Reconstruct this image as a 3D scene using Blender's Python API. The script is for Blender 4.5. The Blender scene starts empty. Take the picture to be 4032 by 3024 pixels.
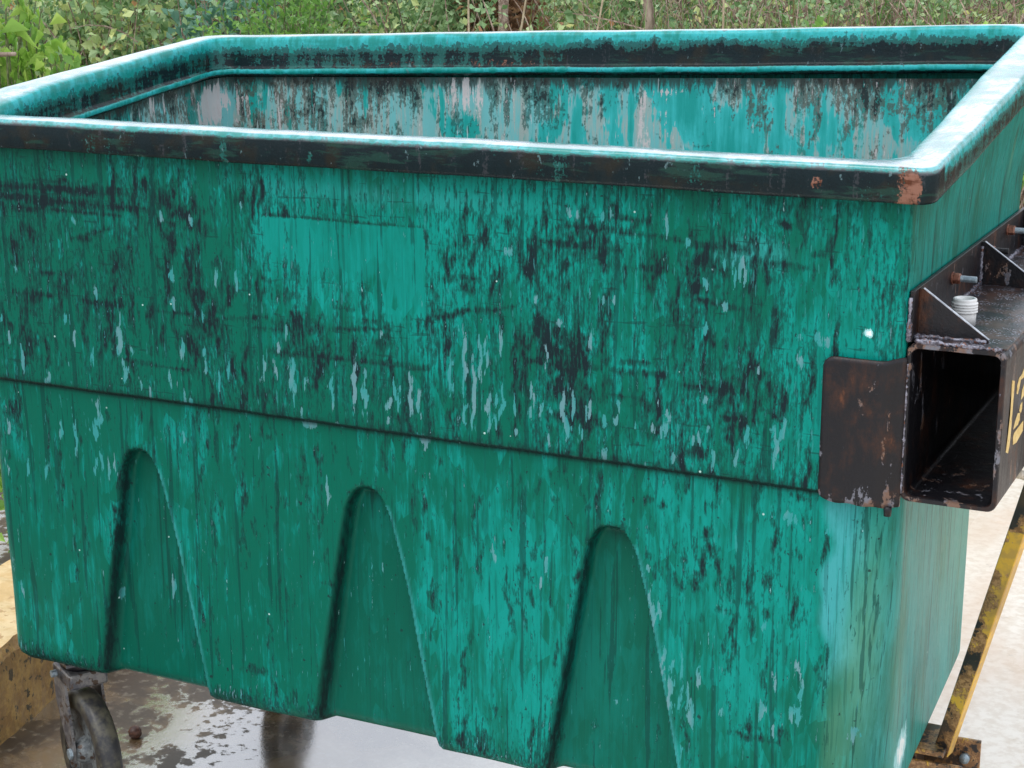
import bpy, bmesh, math, random
import numpy as np
from mathutils import Vector, Matrix
S = bpy.context.scene
COL = S.collection
RNG = np.random.RandomState(7)
random.seed(7)

# ------------------------------------------------------------------ camera
cam_d = bpy.data.cameras.new("camera"); cam = bpy.data.objects.new("camera", cam_d); COL.objects.link(cam)
S.camera = cam
cam.matrix_world = Matrix(((0.89819846, -0.10852872, 0.42598244, 0.6157),
                           (0.43958442, 0.22671183, -0.86911869, -2.64854),
                           (-0.00225092, 0.96789631, 0.25133975, 1.82540),
                           (0, 0, 0, 1)))
cam_d.sensor_width = 36.0; cam_d.lens = 61.68
cam_d.clip_start = 0.05; cam_d.clip_end = 600

# ------------------------------------------------------------------ sky, sun, exposure (bright overcast)
W = bpy.data.worlds.new("World"); S.world = W; W.use_nodes = True
wt = W.node_tree; wt.nodes.clear()
wo = wt.nodes.new('ShaderNodeOutputWorld'); wb = wt.nodes.new('ShaderNodeBackground')
sky = wt.nodes.new('ShaderNodeTexSky'); sky.sky_type = 'NISHITA'; sky.sun_disc = False
SUN_EL, SUN_AZ = math.radians(58), math.radians(205)
sky.sun_elevation = SUN_EL; sky.sun_rotation = SUN_AZ; sky.dust_density = 4; sky.air_density = 1.2
tc = wt.nodes.new('ShaderNodeTexCoord'); nz = wt.nodes.new('ShaderNodeTexNoise')
nz.inputs['Scale'].default_value = 2.2; nz.inputs['Detail'].default_value = 5
wt.links.new(tc.outputs['Generated'], nz.inputs['Vector'])
rp = wt.nodes.new('ShaderNodeValToRGB')
rp.color_ramp.elements[0].position = 0.3; rp.color_ramp.elements[0].color = (9.5, 10.3, 11.8, 1)
rp.color_ramp.elements[1].position = 0.7; rp.color_ramp.elements[1].color = (15, 15.4, 16.4, 1)
wt.links.new(nz.outputs['Fac'], rp.inputs['Fac'])
mx = wt.nodes.new('ShaderNodeMix'); mx.data_type = 'RGBA'; mx.inputs[0].default_value = 0.88
wt.links.new(sky.outputs['Color'], mx.inputs[6]); wt.links.new(rp.outputs['Color'], mx.inputs[7])
wt.links.new(mx.outputs[2], wb.inputs['Color']); wb.inputs['Strength'].default_value = 0.1
wt.links.new(wb.outputs[0], wo.inputs[0])
sun_d = bpy.data.lights.new("sun", 'SUN'); sun = bpy.data.objects.new("sun", sun_d); COL.objects.link(sun)
sun_d.energy = 0.9; sun_d.angle = math.radians(25); sun_d.color = (1, 0.97, 0.92)
sd = Vector((math.sin(SUN_AZ) * math.cos(SUN_EL), math.cos(SUN_AZ) * math.cos(SUN_EL), math.sin(SUN_EL)))
sun.rotation_euler = sd.to_track_quat('Z', 'Y').to_euler()
S.view_settings.view_transform = 'Standard'; S.view_settings.look = 'None'
S.view_settings.exposure = 0.2; S.view_settings.gamma = 1.0

# ------------------------------------------------------------------ node helper
class NB:
    def __init__(s, name):
        s.mat = bpy.data.materials.new(name); s.mat.use_nodes = True; s.t = s.mat.node_tree; s.t.nodes.clear()
        s.out = s.t.nodes.new('ShaderNodeOutputMaterial'); s.b = s.t.nodes.new('ShaderNodeBsdfPrincipled')
        s.t.links.new(s.b.outputs[0], s.out.inputs[0]); s.tc = s.t.nodes.new('ShaderNodeTexCoord').outputs['Object']
    def set(s, inp, v):
        if hasattr(v, 'is_linked') or isinstance(v, bpy.types.NodeSocket): s.t.links.new(v, inp)
        elif isinstance(v, (tuple, list)) and len(v) == 3 and len(inp.default_value) == 4: inp.default_value = (*v, 1)
        else: inp.default_value = v
    def P(s, k, v): s.set(s.b.inputs[k], v); return s
    def map(s, sc, loc=(0, 0, 0), rot=(0, 0, 0), vec=None):
        n = s.t.nodes.new('ShaderNodeMapping'); s.set(n.inputs[0], vec or s.tc)
        n.inputs['Scale'].default_value = sc; n.inputs['Location'].default_value = (loc[0] + .137, loc[1] + .183, loc[2] + .071); n.inputs['Rotation'].default_value = rot
        return n.outputs[0]
    def noise(s, sc=(1, 1, 1), scale=1, detail=4, rough=.55, loc=(0, 0, 0), dist=0, rot=(0, 0, 0), vec=None):
        n = s.t.nodes.new('ShaderNodeTexNoise'); s.set(n.inputs['Vector'], s.map(sc, loc, rot, vec))
        n.inputs['Scale'].default_value = scale; n.inputs['Detail'].default_value = detail
        n.inputs['Roughness'].default_value = rough; n.inputs['Distortion'].default_value = dist
        return n.outputs['Fac']
    def vor(s, sc, scale=1, feature='F1', loc=(0, 0, 0), out='Distance', rnd=1):
        n = s.t.nodes.new('ShaderNodeTexVoronoi'); n.feature = feature; s.set(n.inputs['Vector'], s.map(sc, loc))
        n.inputs['Scale'].default_value = scale; n.inputs['Randomness'].default_value = rnd
        return n.outputs[out]
    def m(s, op, a, b=0.0, c=0.0, clamp=False):
        n = s.t.nodes.new('ShaderNodeMath'); n.operation = op; n.use_clamp = clamp
        s.set(n.inputs[0], a); s.set(n.inputs[1], b)
        if op in ('MULTIPLY_ADD',): s.set(n.inputs[2], c)
        return n.outputs[0]
    def ss(s, v, lo, hi, a=0.0, b=1.0):
        n = s.t.nodes.new('ShaderNodeMapRange'); n.interpolation_type = 'SMOOTHSTEP'
        s.set(n.inputs['Value'], v); n.inputs['From Min'].default_value = lo; n.inputs['From Max'].default_value = hi
        n.inputs['To Min'].default_value = a; n.inputs['To Max'].default_value = b
        return n.outputs['Result']
    def mix(s, f, a, b):
        n = s.t.nodes.new('ShaderNodeMix'); n.data_type = 'RGBA'; s.set(n.inputs[0], f); s.set(n.inputs[6], a); s.set(n.inputs[7], b)
        return n.outputs[2]
    def attr(s, name, out='Fac'):
        n = s.t.nodes.new('ShaderNodeAttribute'); n.attribute_name = name; return n.outputs[out]
    def xyz(s, i):
        n = s.t.nodes.new('ShaderNodeSeparateXYZ'); s.set(n.inputs[0], s.tc); return n.outputs[i]
    def bump(s, h, strength=.3, dist=.002, base=None):
        n = s.t.nodes.new('ShaderNodeBump'); s.set(n.inputs['Height'], h); n.inputs['Strength'].default_value = strength
        n.inputs['Distance'].default_value = dist
        if base is not None: s.set(n.inputs['Normal'], base)
        s.set(s.b.inputs['Normal'], n.outputs[0]); return n.outputs[0]
    def add(s, *a):
        r = a[0]
        for x in a[1:]: r = s.m('ADD', r, x)
        return r
    def mul(s, a, b): return s.m('MULTIPLY', a, b)

# ------------------------------------------------------------------ object helpers
def tag(o, label=None, cat=None, group=None, kind=None):
    if label: o['label'] = label
    if cat: o['category'] = cat
    if group: o['group'] = group
    if kind: o['kind'] = kind
    return o
def empty(name, loc=(0, 0, 0)):
    o = bpy.data.objects.new(name, None); o.empty_display_size = .1; COL.objects.link(o); o.location = loc; return o
def mesh_obj(name, verts, faces, mat, parent=None, smooth=False, attrs=None):
    me = bpy.data.meshes.new(name)
    me.from_pydata([tuple(v) for v in verts], [], [tuple(f) for f in faces]); me.update()
    if smooth: me.polygons.foreach_set('use_smooth', [True] * len(me.polygons))
    for k, a in (attrs or {}).items():
        at = me.attributes.new(k, 'FLOAT', 'POINT'); at.data.foreach_set('value', np.asarray(a, dtype=np.float32))
    o = bpy.data.objects.new(name, me); COL.objects.link(o); me.materials.append(mat)
    if parent: o.parent = parent; o.matrix_parent_inverse = Matrix.Translation(-Vector(parent.location)) if parent.type == 'EMPTY' else Matrix()
    return o
def bm_obj(name, bm, mat, parent=None, smooth=False):
    me = bpy.data.meshes.new(name); bmesh.ops.recalc_face_normals(bm, faces=bm.faces); bm.to_mesh(me); bm.free()
    if smooth:
        me.polygons.foreach_set('use_smooth', [True] * len(me.polygons))
    o = bpy.data.objects.new(name, me); COL.objects.link(o); me.materials.append(mat)
    if parent: o.parent = parent; o.matrix_parent_inverse = Matrix.Translation(-Vector(parent.location)) if parent.type == 'EMPTY' else Matrix()
    return o
def box(bm, lo, hi, bev=0.0, M=None):
    r = bmesh.ops.create_cube(bm, size=1)
    vs = r['verts']; c = [(a + b) / 2 for a, b in zip(lo, hi)]; d = [b - a for a, b in zip(lo, hi)]
    for v in vs: v.co = Vector((v.co.x * d[0] + c[0], v.co.y * d[1] + c[1], v.co.z * d[2] + c[2]))
    if bev:
        es = list({e for v in vs for e in v.link_edges})
        rr = bmesh.ops.bevel(bm, geom=es, offset=bev, segments=2, profile=.5, affect='EDGES'); vs = list({v for f in rr['faces'] for v in f.verts} | {v for v in vs if v.is_valid})
    if M is not None:
        for v in vs: v.co = M @ v.co
    return vs
def prism(bm, pts, M, th, bev=0):          # pts in local xy, extruded along local z by th
    vs = [bm.verts.new(M @ Vector((p[0], p[1], 0))) for p in pts]; ws = [bm.verts.new(M @ Vector((p[0], p[1], th))) for p in pts]
    n = len(pts); bm.faces.new(vs); bm.faces.new(ws[::-1])
    for i in range(n): bm.faces.new((vs[i], ws[i], ws[(i + 1) % n], vs[(i + 1) % n]))
def tube_arr(V, F, pts, rad, n=8, cap=True, tw=None):
    pts = [Vector(p) for p in pts]; k0 = len(V); m = len(pts)
    ref = Vector((0.3, 0.2, 1)).normalized()
    for i, p in enumerate(pts):
        d = (pts[min(i + 1, m - 1)] - pts[max(i - 1, 0)]).normalized()
        if abs(d.dot(ref)) > .95: ref = Vector((1, 0.1, 0)).normalized()
        a = d.cross(ref).normalized(); b = d.cross(a)
        r = rad[i] if hasattr(rad, '__len__') else rad
        for j in range(n):
            t = 2 * math.pi * j / n
            V.append(tuple(p + a * (r * math.cos(t)) + b * (r * math.sin(t))))
    for i in range(m - 1):
        for j in range(n):
            j2 = (j + 1) % n
            F.append((k0 + i * n + j, k0 + i * n + j2, k0 + (i + 1) * n + j2, k0 + (i + 1) * n + j))
    if cap:
        F.append(tuple(k0 + j for j in range(n))[::-1]); F.append(tuple(k0 + (m - 1) * n + j for j in range(n)))
def lathe(V, F, prof, n, M):               # prof: (r, h) about local z
    k0 = len(V)
    for r, h in prof:
        for j in range(n):
            t = 2 * math.pi * j / n; V.append(tuple(M @ Vector((r * math.cos(t), r * math.sin(t), h))))
    for i in range(len(prof) - 1):
        for j in range(n):
            j2 = (j + 1) % n; F.append((k0 + i * n + j, k0 + i * n + j2, k0 + (i + 1) * n + j2, k0 + (i + 1) * n + j))

# ------------------------------------------------------------------ materials
def plastic_front():
    s = NB('weathered_green_plastic')
    z = s.xyz(2); x = s.xyz(0)
    g, l, c, pale, tan = s.attr('grime'), s.attr('light'), s.attr('clean'), s.attr('pale'), s.attr('tan')
    streak = s.noise((1, 1, .065), 88, 6, .68)
    streak2 = s.noise((1, 1, .05), 180, 5, .7, loc=(3, 1, 2))
    blot = s.noise((1, 1, .45), 9, 5, .6, loc=(5, 2, 0))
    big = s.noise((1, 1, .5), 2.6, 3, .5, loc=(1, 7, 3))
    fine = s.noise((1, 1, .30), 170, 4, .65)
    facet = s.vor((1, 1, .35), 62, out='Color')
    fsep = s.t.nodes.new('ShaderNodeSeparateColor'); s.set(fsep.inputs[0], facet); fv = fsep.outputs[0]
    up = s.ss(z, .940, .948)
    def c0(v, k): return s.mul(s.m('SUBTRACT', v, .5), k)
    tone = s.add(c0(big, 1.3), c0(blot, 1.2), c0(streak, 1.0), c0(fv, .22), s.mul(s.ss(x, -1.9, 0), .14), -.08)
    base = s.mix(s.ss(tone, -.20, .24), (.0012, .118, .076), (.0025, .245, .200))
    base = s.mix(s.mul(s.ss(s.add(c0(blot, 1), c0(streak, 1.4), c0(fv, .3)), .14, .24), s.add(.22, s.mul(up, .2))), base, (.008, .32, .285))
    base = s.mix(s.mul(s.ss(s.add(c, c0(streak2, 1.6), c0(blot, 1.5), c0(fine, .8)), .35, .9), s.mul(up, .55)), base, (.003, .215, .175))
    base = s.mix(s.mul(s.attr('recess_shade'), .72), base, (.0012, .095, .062))  # shade on the recess floors painted as a darker green
    base = s.mix(s.m('MULTIPLY', pale, s.add(1.0, c0(blot, 3.0), c0(streak, 2.5), c0(fine, 1.2)), clamp=True), base, (.050, .33, .34))
    base = s.mix(s.mul(tan, .7), base, (.12, .30, .18))
    # grime: streaks, speckle, the placed stains, plus dirt and painted shade in the recesses
    speck = s.noise((1, 1, .30), 260, 3, .65, loc=(6, 6, 2))
    ng = s.add(c0(streak, 1.35), c0(streak2, 1.0), c0(blot, .8), c0(fine, 1.2), c0(speck, .9), -.02)
    ng = s.add(ng, s.mul(up, .19), -.085, s.mul(g, .44), s.mul(c, -.5), s.mul(s.m('MAXIMUM', pale, tan), -.16))
    m1 = s.ss(ng, .04, .24); m2 = s.ss(ng, .40, .58)
    col = s.mix(s.mul(m1, .62), base, (.003, .060, .045))
    mm = s.ss(ng, .22, .42); col = s.mix(s.mul(mm, .68), col, (.007, .040, .036))
    col = s.mix(s.mul(m2, .88), col, (.008, .013, .019))
    # thin vertical runs
    rn = s.noise((1, 1, .035), 75, 3, .5, loc=(9, 4, 1))
    run = s.ss(s.add(rn, c0(fine, .10)), .60, .635)
    col = s.mix(s.mul(run, .62), col, (.003, .045, .038))
    rn2 = s.noise((1, 1, .025), 190, 2, .5, loc=(1, 4, 6)); col = s.mix(s.mul(s.ss(rn2, .60, .66), .35), col, (.003, .070, .055))
    sp = s.ss(s.noise((1, 1, .7), 90, 3, .6, loc=(2, 8, 5)), .685, .72)
    col = s.mix(s.mul(s.mul(sp, .8), s.m('SUBTRACT', 1, s.mul(c, .6))), col, (.012, .022, .028))
    hs = s.ss(s.noise((.10, .1, 1), 130, 3, .55, loc=(3, 3, 7), rot=(0, .06, 0)), .655, .69)
    col = s.mix(s.mul(s.mul(hs, .55), s.mul(up, s.m('SUBTRACT', 1, c))), col, (.006, .04, .035))
    # bleached chips
    nl = s.add(l, c0(streak2, 2.6), c0(fine, 1.6), c0(speck, 1.0))
    ml = s.ss(nl, .56, .64)
    chipcol = s.mix(s.ss(s.noise((1, 1, .3), 30, 2), .42, .62), (.040, .29, .29), (.14, .30, .33))
    col = s.mix(s.mul(ml, .85), col, chipcol)
    rl = s.ss(s.add(s.noise((1, 1, .13), 150, 4, .6, loc=(4, 4, 9)), s.mul(up, .02)), .675, .70)
    col = s.mix(s.mul(rl, s.m('SUBTRACT', .42, s.mul(c, .4))), col, (.045, .30, .30))
    so = s.attr('dirt_shade'); col = s.mix(s.m('MULTIPLY', so, s.add(1.0, c0(streak2, 1.2), c0(fine, .5)), clamp=True), col, (.004, .020, .019))  # dirt in crease and bottom edge, painted shade in recesses and under lip
    dots = s.vor((1, 1, 1), 26, loc=(.3, .1, .7)); dm = s.ss(dots, .045, .06, 1, 0)
    dgate = s.ss(s.noise(scale=11, detail=2, loc=(7, 7, 7)), .57, .60)
    col = s.mix(s.mul(s.mul(dm, dgate), .9), col, (.42, .62, .58))
    wd = s.add(s.attr('white'), c0(fine, 1.6), c0(streak, 1.4)); col = s.mix(s.ss(wd, .45, .58), col, s.mix(s.ss(wd, .8, 1.0), (.30, .62, .62), (.80, .84, .82)))
    s.P('Base Color', col)
    s.P('Roughness', s.add(s.mul(fine, .3), s.mul(m1, .15), .22)); s.P('Specular IOR Level', .10)
    h = s.add(s.mul(m1, .6), s.mul(fine, .8), s.mul(streak2, .4), s.mul(ml, -.5))
    s.bump(h, .35, .0012)
    return s.mat
def plastic_inside():
    s = NB('weathered_skylit_inside_plastic')
    z = s.xyz(2); x = s.xyz(0)
    streak = s.noise((1, 1, .10), 40, 6, .6, loc=(1, 2, 3)); streak2 = s.noise((1, 1, .08), 90, 5, .65, loc=(2, 1, 8))
    blot = s.noise((1, 1, .4), 7, 5, .6, loc=(3, 3, 3), dist=.4); big = s.noise((1, 1, .6), 1.6, 3, .5, loc=(8.4, 2, 3)); fine = s.noise((1, 1, .6), 150, 4, .7)
    depth = s.attr('depth')
    def c0(v, k): return s.mul(s.m('SUBTRACT', v, .5), k)
    base = s.mix(s.ss(s.add(c0(blot, 1.2), c0(streak, 1)), -.2, .2), (.015, .32, .29), (.06, .54, .55))  # lighter base paints in the open-sky light on the inner walls
    lx = s.ss(x, -1.25, -.75, 1, 0)
    grey = s.ss(s.add(c0(blot, 2.4), c0(streak, .9), s.mul(lx, .22), s.mul(big, .0)), .08, .14)
    base = s.mix(s.mul(grey, .8), base, s.mix(s.ss(streak2, .42, .58), (.19, .46, .47), (.40, .40, .37)))
    ng = s.add(c0(streak, 1.1), c0(streak2, 1.0), c0(s.noise((1, 1, .7), 14, 6, .68, loc=(4, 2, 6), dist=.6), 1.7), c0(fine, 1.1), s.mul(s.ss(depth, .0, .13, 1, 0), .20), s.mul(s.attr('grime'), .8))
    m1 = s.ss(ng, .08, .20); m2 = s.ss(ng, .32, .42)
    col = s.mix(s.mul(m1, .75), base, s.mix(s.ss(big, .45, .55), (.022, .10, .085), (.085, .075, .055)))
    col = s.mix(s.mul(m2, .9), col, (.014, .022, .026))
    col = s.mix(s.mul(s.ss(s.add(c0(streak, 2), c0(fine, 1), c0(big, 1.5)), .33, .42), .6), col, (.015, .34, .30))
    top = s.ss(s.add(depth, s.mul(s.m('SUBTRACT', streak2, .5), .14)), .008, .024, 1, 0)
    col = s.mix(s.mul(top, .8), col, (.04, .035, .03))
    w = s.ss(s.noise((1, 1, .12), 80, 4, .6, loc=(6, 4, 9)), .65, .68)
    col = s.mix(s.mul(w, .7), col, (.50, .60, .62))
    col = s.mix(s.ss(s.add(s.attr('light'), c0(streak2, 2.2), c0(blot, 2.0), c0(fine, 1)), .45, .55, 0, .85), col, (.62, .56, .56))
    s.P('Base Color', col); s.P('Roughness', s.add(s.mul(fine, .2), .27)); s.P('Specular IOR Level', .2)
    s.bump(s.add(fine, s.mul(m1, .7)), .35, .0012)
    return s.mat
def plastic_rim():
    s = NB('weathered_rim_plastic')
    g = s.attr('grime'); t = s.attr('top')
    n1 = s.noise((1, 1, .5), 40, 6, .65); n2 = s.noise((1, 1, 1), 9, 4, .6, loc=(3, 2, 1)); n3 = s.noise((.12, .12, 1), 120, 4, .6, loc=(4, 5, 1)); fine = s.noise(scale=190, detail=3, rough=.7)
    def c0(v, k): return s.mul(s.m('SUBTRACT', v, .5), k)
    vs = s.noise((1, 1, .12), 60, 5, .65, loc=(5, 9, 1))
    v = s.add(c0(n1, .9), c0(n2, .9), c0(n3, .5), c0(vs, 1.0))
    base = s.mix(s.ss(v, -.2, .2), (.008, .25, .22), (.035, .44, .46))
    ga = s.add(g, v, c0(fine, .7))
    m1 = s.ss(ga, .28, .42); m2 = s.ss(ga, .60, .72)
    col = s.mix(s.mul(m1, .85), base, (.010, .065, .056))
    dk = s.mix(s.ss(s.noise(scale=14, detail=5, loc=(2, 2, 2)), .50, .66), (.006, .007, .011), (.018, .011, .008))
    col = s.mix(s.mul(m2, .92), col, dk)
    gn = s.ss(s.noise((.18, .18, 1), 60, 5, .65, loc=(1, 5, 6)), .53, .63)
    col = s.mix(s.mul(s.mul(gn, m2), .6), col, (.016, .060, .045))
    pg = s.ss(s.add(vs, c0(fine, .5)), .63, .68); col = s.mix(s.mul(s.mul(pg, m2), .35), col, (.075, .075, .085))
    chip = s.ss(s.add(s.noise((1, 1, .6), 75, 4, .6, loc=(8, 1, 1)), s.mul(t, -.2)), .66, .70)
    col = s.mix(s.mul(chip, .6), col, s.mix(n2, (.08, .26, .26), (.16, .17, .20)))
    tt = s.mul(t, s.ss(s.add(c0(n1, 1.4), c0(n2, 1.2), c0(fine, .8)), -.15, .22, .25, .90))
    col = s.mix(tt, col, s.mix(s.ss(n2, .40, .55), (.30, .33, .38), (.66, .66, .72)))  # pale grey-lavender paints the sky's reflection onto the rim top
    col = s.mix(s.mul(s.ss(s.add(s.attr('rust'), s.mul(s.ss(s.attr('rust'), .05, .3), s.add(c0(n1, 2.4), c0(fine, 2.0), c0(n2, 1.5)))), .45, .75), .9), col, s.mix(s.ss(s.add(n3, c0(n1, 1)), .42, .62), (.10, .032, .014), (.27, .13, .09)))
    s.P('Base Color', col); s.P('Roughness', s.add(s.mul(n1, .3), s.mul(t, -.05), .12)); s.P('Specular IOR Level', s.add(s.mul(m2, -.10), .25))
    s.P('Coat Weight', s.mul(t, .9)); s.P('Coat Roughness', .16); s.P('Coat IOR', 2.1)
    s.bump(s.add(s.mul(fine, .7), n1, s.mul(chip, .5)), .45, .0018)
    return s.mat
def rusty_black(name='rusty_black_steel', rust=.5, wet=.6):
    s = NB(name)
    n1 = s.noise(scale=12, detail=6, rough=.65); n2 = s.noise((1, 1, .35), 45, 5, .65, loc=(2, 3, 4)); fine = s.noise(scale=170, detail=3, rough=.7)
    v = s.add(s.mul(n1, .6), s.mul(n2, .4))
    col = s.mix(s.ss(v, .52 - rust * .05, .64), (.0045, .0045, .007), (.048, .017, .008))
    col = s.mix(s.mul(s.ss(s.add(s.mul(n2, .5), s.mul(n1, .5)), .57, .64), .7 * rust), col, (.13, .045, .018))
    low = s.attr('worn')
    def c0(v, k): return s.mul(s.m('SUBTRACT', v, .5), k)
    pale = s.ss(s.add(s.noise((1, 1, .4), 38, 4, .6, loc=(7, 1, 5)), c0(fine, .25), s.mul(low, .15)), .65, .70)
    col = s.mix(s.mul(pale, .75), col, s.mix(s.ss(n1, .45, .55), (.20, .21, .25), (.22, .13, .09)))
    s.P('Base Color', col); s.P('Roughness', s.add(s.mul(n2, .35), s.mul(fine, .2), .16)); s.P('Metallic', .15); s.P('Specular IOR Level', .35 + wet * .2)
    s.bump(s.add(s.mul(fine, .6), n2, s.mul(pale, .6)), .6, .0018)
    return s.mat
def wet_top_steel():
    s = NB('wet_steel_top')
    n1 = s.noise(scale=18, detail=5, rough=.6); d = s.vor((1, 1, 1), 210); dm = s.ss(d, .2, .45, 1, 0)
    g = s.ss(s.noise(scale=30, detail=4, loc=(3, 2, 1)), .44, .54)
    col = s.mix(s.ss(n1, .42, .62), (.018, .016, .020), (.085, .045, .035))
    col = s.mix(s.mul(s.mul(g, dm), .85), col, (.42, .44, .52))
    s.P('Base Color', col); s.P('Roughness', .38); s.P('Specular IOR Level', .4)
    s.P('Coat Weight', .12); s.P('Coat Roughness', .1)
    s.bump(s.add(s.mul(s.mul(dm, g), 1.2), n1), .9, .003)
    return s.mat
def simple(name, c1, c2, scale=30, rough=.5, metal=0, bump=.3, c3=None, stretch=(1, 1, 1), spec=.5, lo=.42, hi=.6, bd=.0015):
    s = NB(name); n = s.noise(stretch, scale, 5, .62); n2 = s.noise(stretch, scale * 4, 4, .65, loc=(3, 1, 2))
    col = s.mix(s.ss(s.add(s.mul(n, .7), s.mul(n2, .3)), lo, hi), c1, c2)
    if c3: col = s.mix(s.ss(s.noise(stretch, scale * 1.7, 5, .6, loc=(9, 3, 5)), .56, .62), col, c3)
    s.P('Base Color', col); s.P('Roughness', s.add(s.mul(n2, .3), rough - .15)); s.P('Metallic', metal); s.P('Specular IOR Level', spec)
    s.bump(s.add(n, s.mul(n2, .5)), bump, bd)
    return s.mat
def yellow_rust():
    s = NB('chipped_yellow_paint')
    n = s.noise(scale=22, detail=6, rough=.65); f = s.noise(scale=120, detail=4, rough=.7); n3 = s.noise(scale=9, detail=3, loc=(4, 4, 1))
    v = s.add(s.mul(n, .55), s.mul(f, .25), s.mul(n3, .25), s.mul(s.attr('wear'), .22), .015)
    col = s.mix(s.ss(s.noise(scale=40, detail=4, loc=(1, 8, 2)), .42, .6), (.78, .47, .06), (.60, .36, .08))
    col = s.mix(s.ss(v, .545, .575), col, s.mix(s.ss(f, .42, .6), (.22, .11, .045), (.50, .28, .12)))
    col = s.mix(s.ss(v, .635, .675), col, (.028, .024, .024))
    col = s.mix(s.mul(s.ss(n3, .45, .6), .35), col, (.16, .10, .05))
    s.P('Base Color', col); s.P('Roughness', s.add(s.mul(f, .3), .25))
    s.bump(s.add(s.mul(s.ss(v, .545, .575), -1), s.mul(f, .5)), .6, .0012)
    return s.mat
def wet_ground():
    s = NB('wet_stained_concrete')
    x = s.xyz(0); y = s.xyz(1)
    n0 = s.noise(scale=.9, detail=4, rough=.55, loc=(3, 6, 0)); n1 = s.noise(scale=5, detail=6, rough=.6, loc=(1, 2, 0), dist=.5); n2 = s.noise(scale=32, detail=5, rough=.65); fine = s.noise(scale=220, detail=3, rough=.7)
    conc = s.mix(s.ss(n2, .38, .62), (.68, .59, .48), (.80, .73, .63))
    conc = s.mix(s.ss(s.noise((1, .35, 1), 1.6, 4, .6, loc=(2, 9, 0)), .44, .62, 0, .8), conc, (.64, .46, .32))
    dark = s.ss(s.add(s.mul(s.noise(scale=14, detail=5, rough=.6, loc=(8, 2, 0)), .8), s.mul(n0, .25)), .66, .70)
    spot = s.ss(s.noise((1, 1.0, 1), 9, 5, .6, loc=(5, 5, 0)), .68, .71); conc = s.mix(s.mul(spot, .5), conc, (.30, .27, .24))
    conc = s.mix(s.mul(dark, .18), conc, (.26, .25, .23))
    side = s.m('ADD', x, s.mul(s.m('SUBTRACT', n0, .5), 1.2))
    silt = s.ss(s.m('ADD', side, s.mul(s.m('SUBTRACT', n1, .5), .9)), -1.62, -1.0, 1, 0)
    siltc = s.mix(s.ss(n1, .38, .62), (.045, .026, .010), (.19, .125, .06))
    siltc = s.mix(s.mul(s.ss(n2, .52, .66), .5), siltc, (.26, .22, .16))
    col = s.mix(silt, conc, siltc)
    s.P('Base Color', col)
    far = s.ss(y, .25, 1.2)
    wet = s.ss(s.add(n1, s.mul(s.m('SUBTRACT', n2, .5), .75), s.mul(s.ss(x, -1.80, -1.5), .26), s.mul(s.ss(x, -1.2, -.9), -.12)), .47, .55)
    s.P('Roughness', s.ss(wet, 0, 1, .55, .3)); s.P('Specular IOR Level', .6)
    dry = s.ss(x, -.75, -.35); wet = s.mul(wet, s.m('SUBTRACT', 1, s.mul(dry, .85)))
    s.P('Coat Weight', s.ss(wet, 0, 1, .10, 1)); s.P('Coat IOR', 4.0); s.P('Coat Roughness', s.add(s.ss(wet, 0, 1, .30, .07)))
    b = s.bump(s.add(s.mul(fine, .5), s.mul(n2, 1.5)), .35, .0015)
    nb = s.t.nodes.new('ShaderNodeBump'); s.set(nb.inputs['Height'], s.add(s.mul(n2, .7), s.mul(fine, .4)))
    nb.inputs['Strength'].default_value = .30; nb.inputs['Distance'].default_value = .0012
    s.t.links.new(nb.outputs[0], s.b.inputs['Coat Normal'])
    return s.mat
def leaf_mat(name, cols, rough=.4, trans=.25):
    s = NB(name); t = s.attr('tint')
    n = s.t.nodes.new('ShaderNodeValToRGB'); e = n.color_ramp.elements
    e[0].position = 0; e[0].color = (*cols[0], 1); e[1].position = 1; e[1].color = (*cols[-1], 1)
    for i, c in enumerate(cols[1:-1]):
        q = e.new((i + 1) / (len(cols) - 1)); q.color = (*c, 1)
    s.set(n.inputs[0], t)
    s.P('Base Color', n.outputs[0]); s.P('Roughness', rough); s.P('Specular IOR Level', .5)
    tr = s.t.nodes.new('ShaderNodeBsdfTranslucent'); s.set(tr.inputs[0], n.outputs[0])
    ad = s.t.nodes.new('ShaderNodeMixShader'); ad.inputs[0].default_value = trans
    s.t.links.new(s.b.outputs[0], ad.inputs[1]); s.t.links.new(tr.outputs[0], ad.inputs[2]); s.t.links.new(ad.outputs[0], s.out.inputs[0])
    return s.mat
M_FRONT = plastic_front(); M_IN = plastic_inside(); M_RIM = plastic_rim()
M_BLACK = rusty_black(); M_RUSTY = rusty_black('rusty_flap_steel', 1.0, .5); M_WET = wet_top_steel()
M_TYRE = simple('dirty_rubber', (.022, .022, .024), (.085, .078, .055), 22, .42, bump=.3)
M_WHEEL = simple('grey_wheel_steel', (.07, .08, .085), (.20, .22, .22), 35, .45, .35, c3=(.05, .03, .02))
M_FORK = simple('worn_fork_steel', (.09, .09, .10), (.22, .21, .20), 30, .42, .4, c3=(.07, .045, .03))
M_YEL = yellow_rust()
M_BOLT = simple('rusty_bolt', (.17, .055, .030), (.32, .14, .09), 90, .5, .2)
M_BOLT2 = simple('zinc_bolt', (.25, .32, .36), (.42, .50, .54), 90, .35, .5)
M_WHITE = simple('white_plastic', (.74, .74, .72), (.82, .82, .80), 60, .35, bump=.1)
M_PAINT = simple('yellow_stencil_paint', (.72, .50, .16), (.80, .60, .24), 60, .5, c3=(.55, .36, .10))
M_ROPE = simple('pale_rope', (.50, .44, .34), (.66, .60, .50), 160, .75, bump=.6)
M_KERB = simple('old_yellow_painted_concrete', (.62, .42, .18), (.74, .56, .30), 14, .6, c3=(.48, .30, .13), bump=.5, bd=.004)
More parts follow.
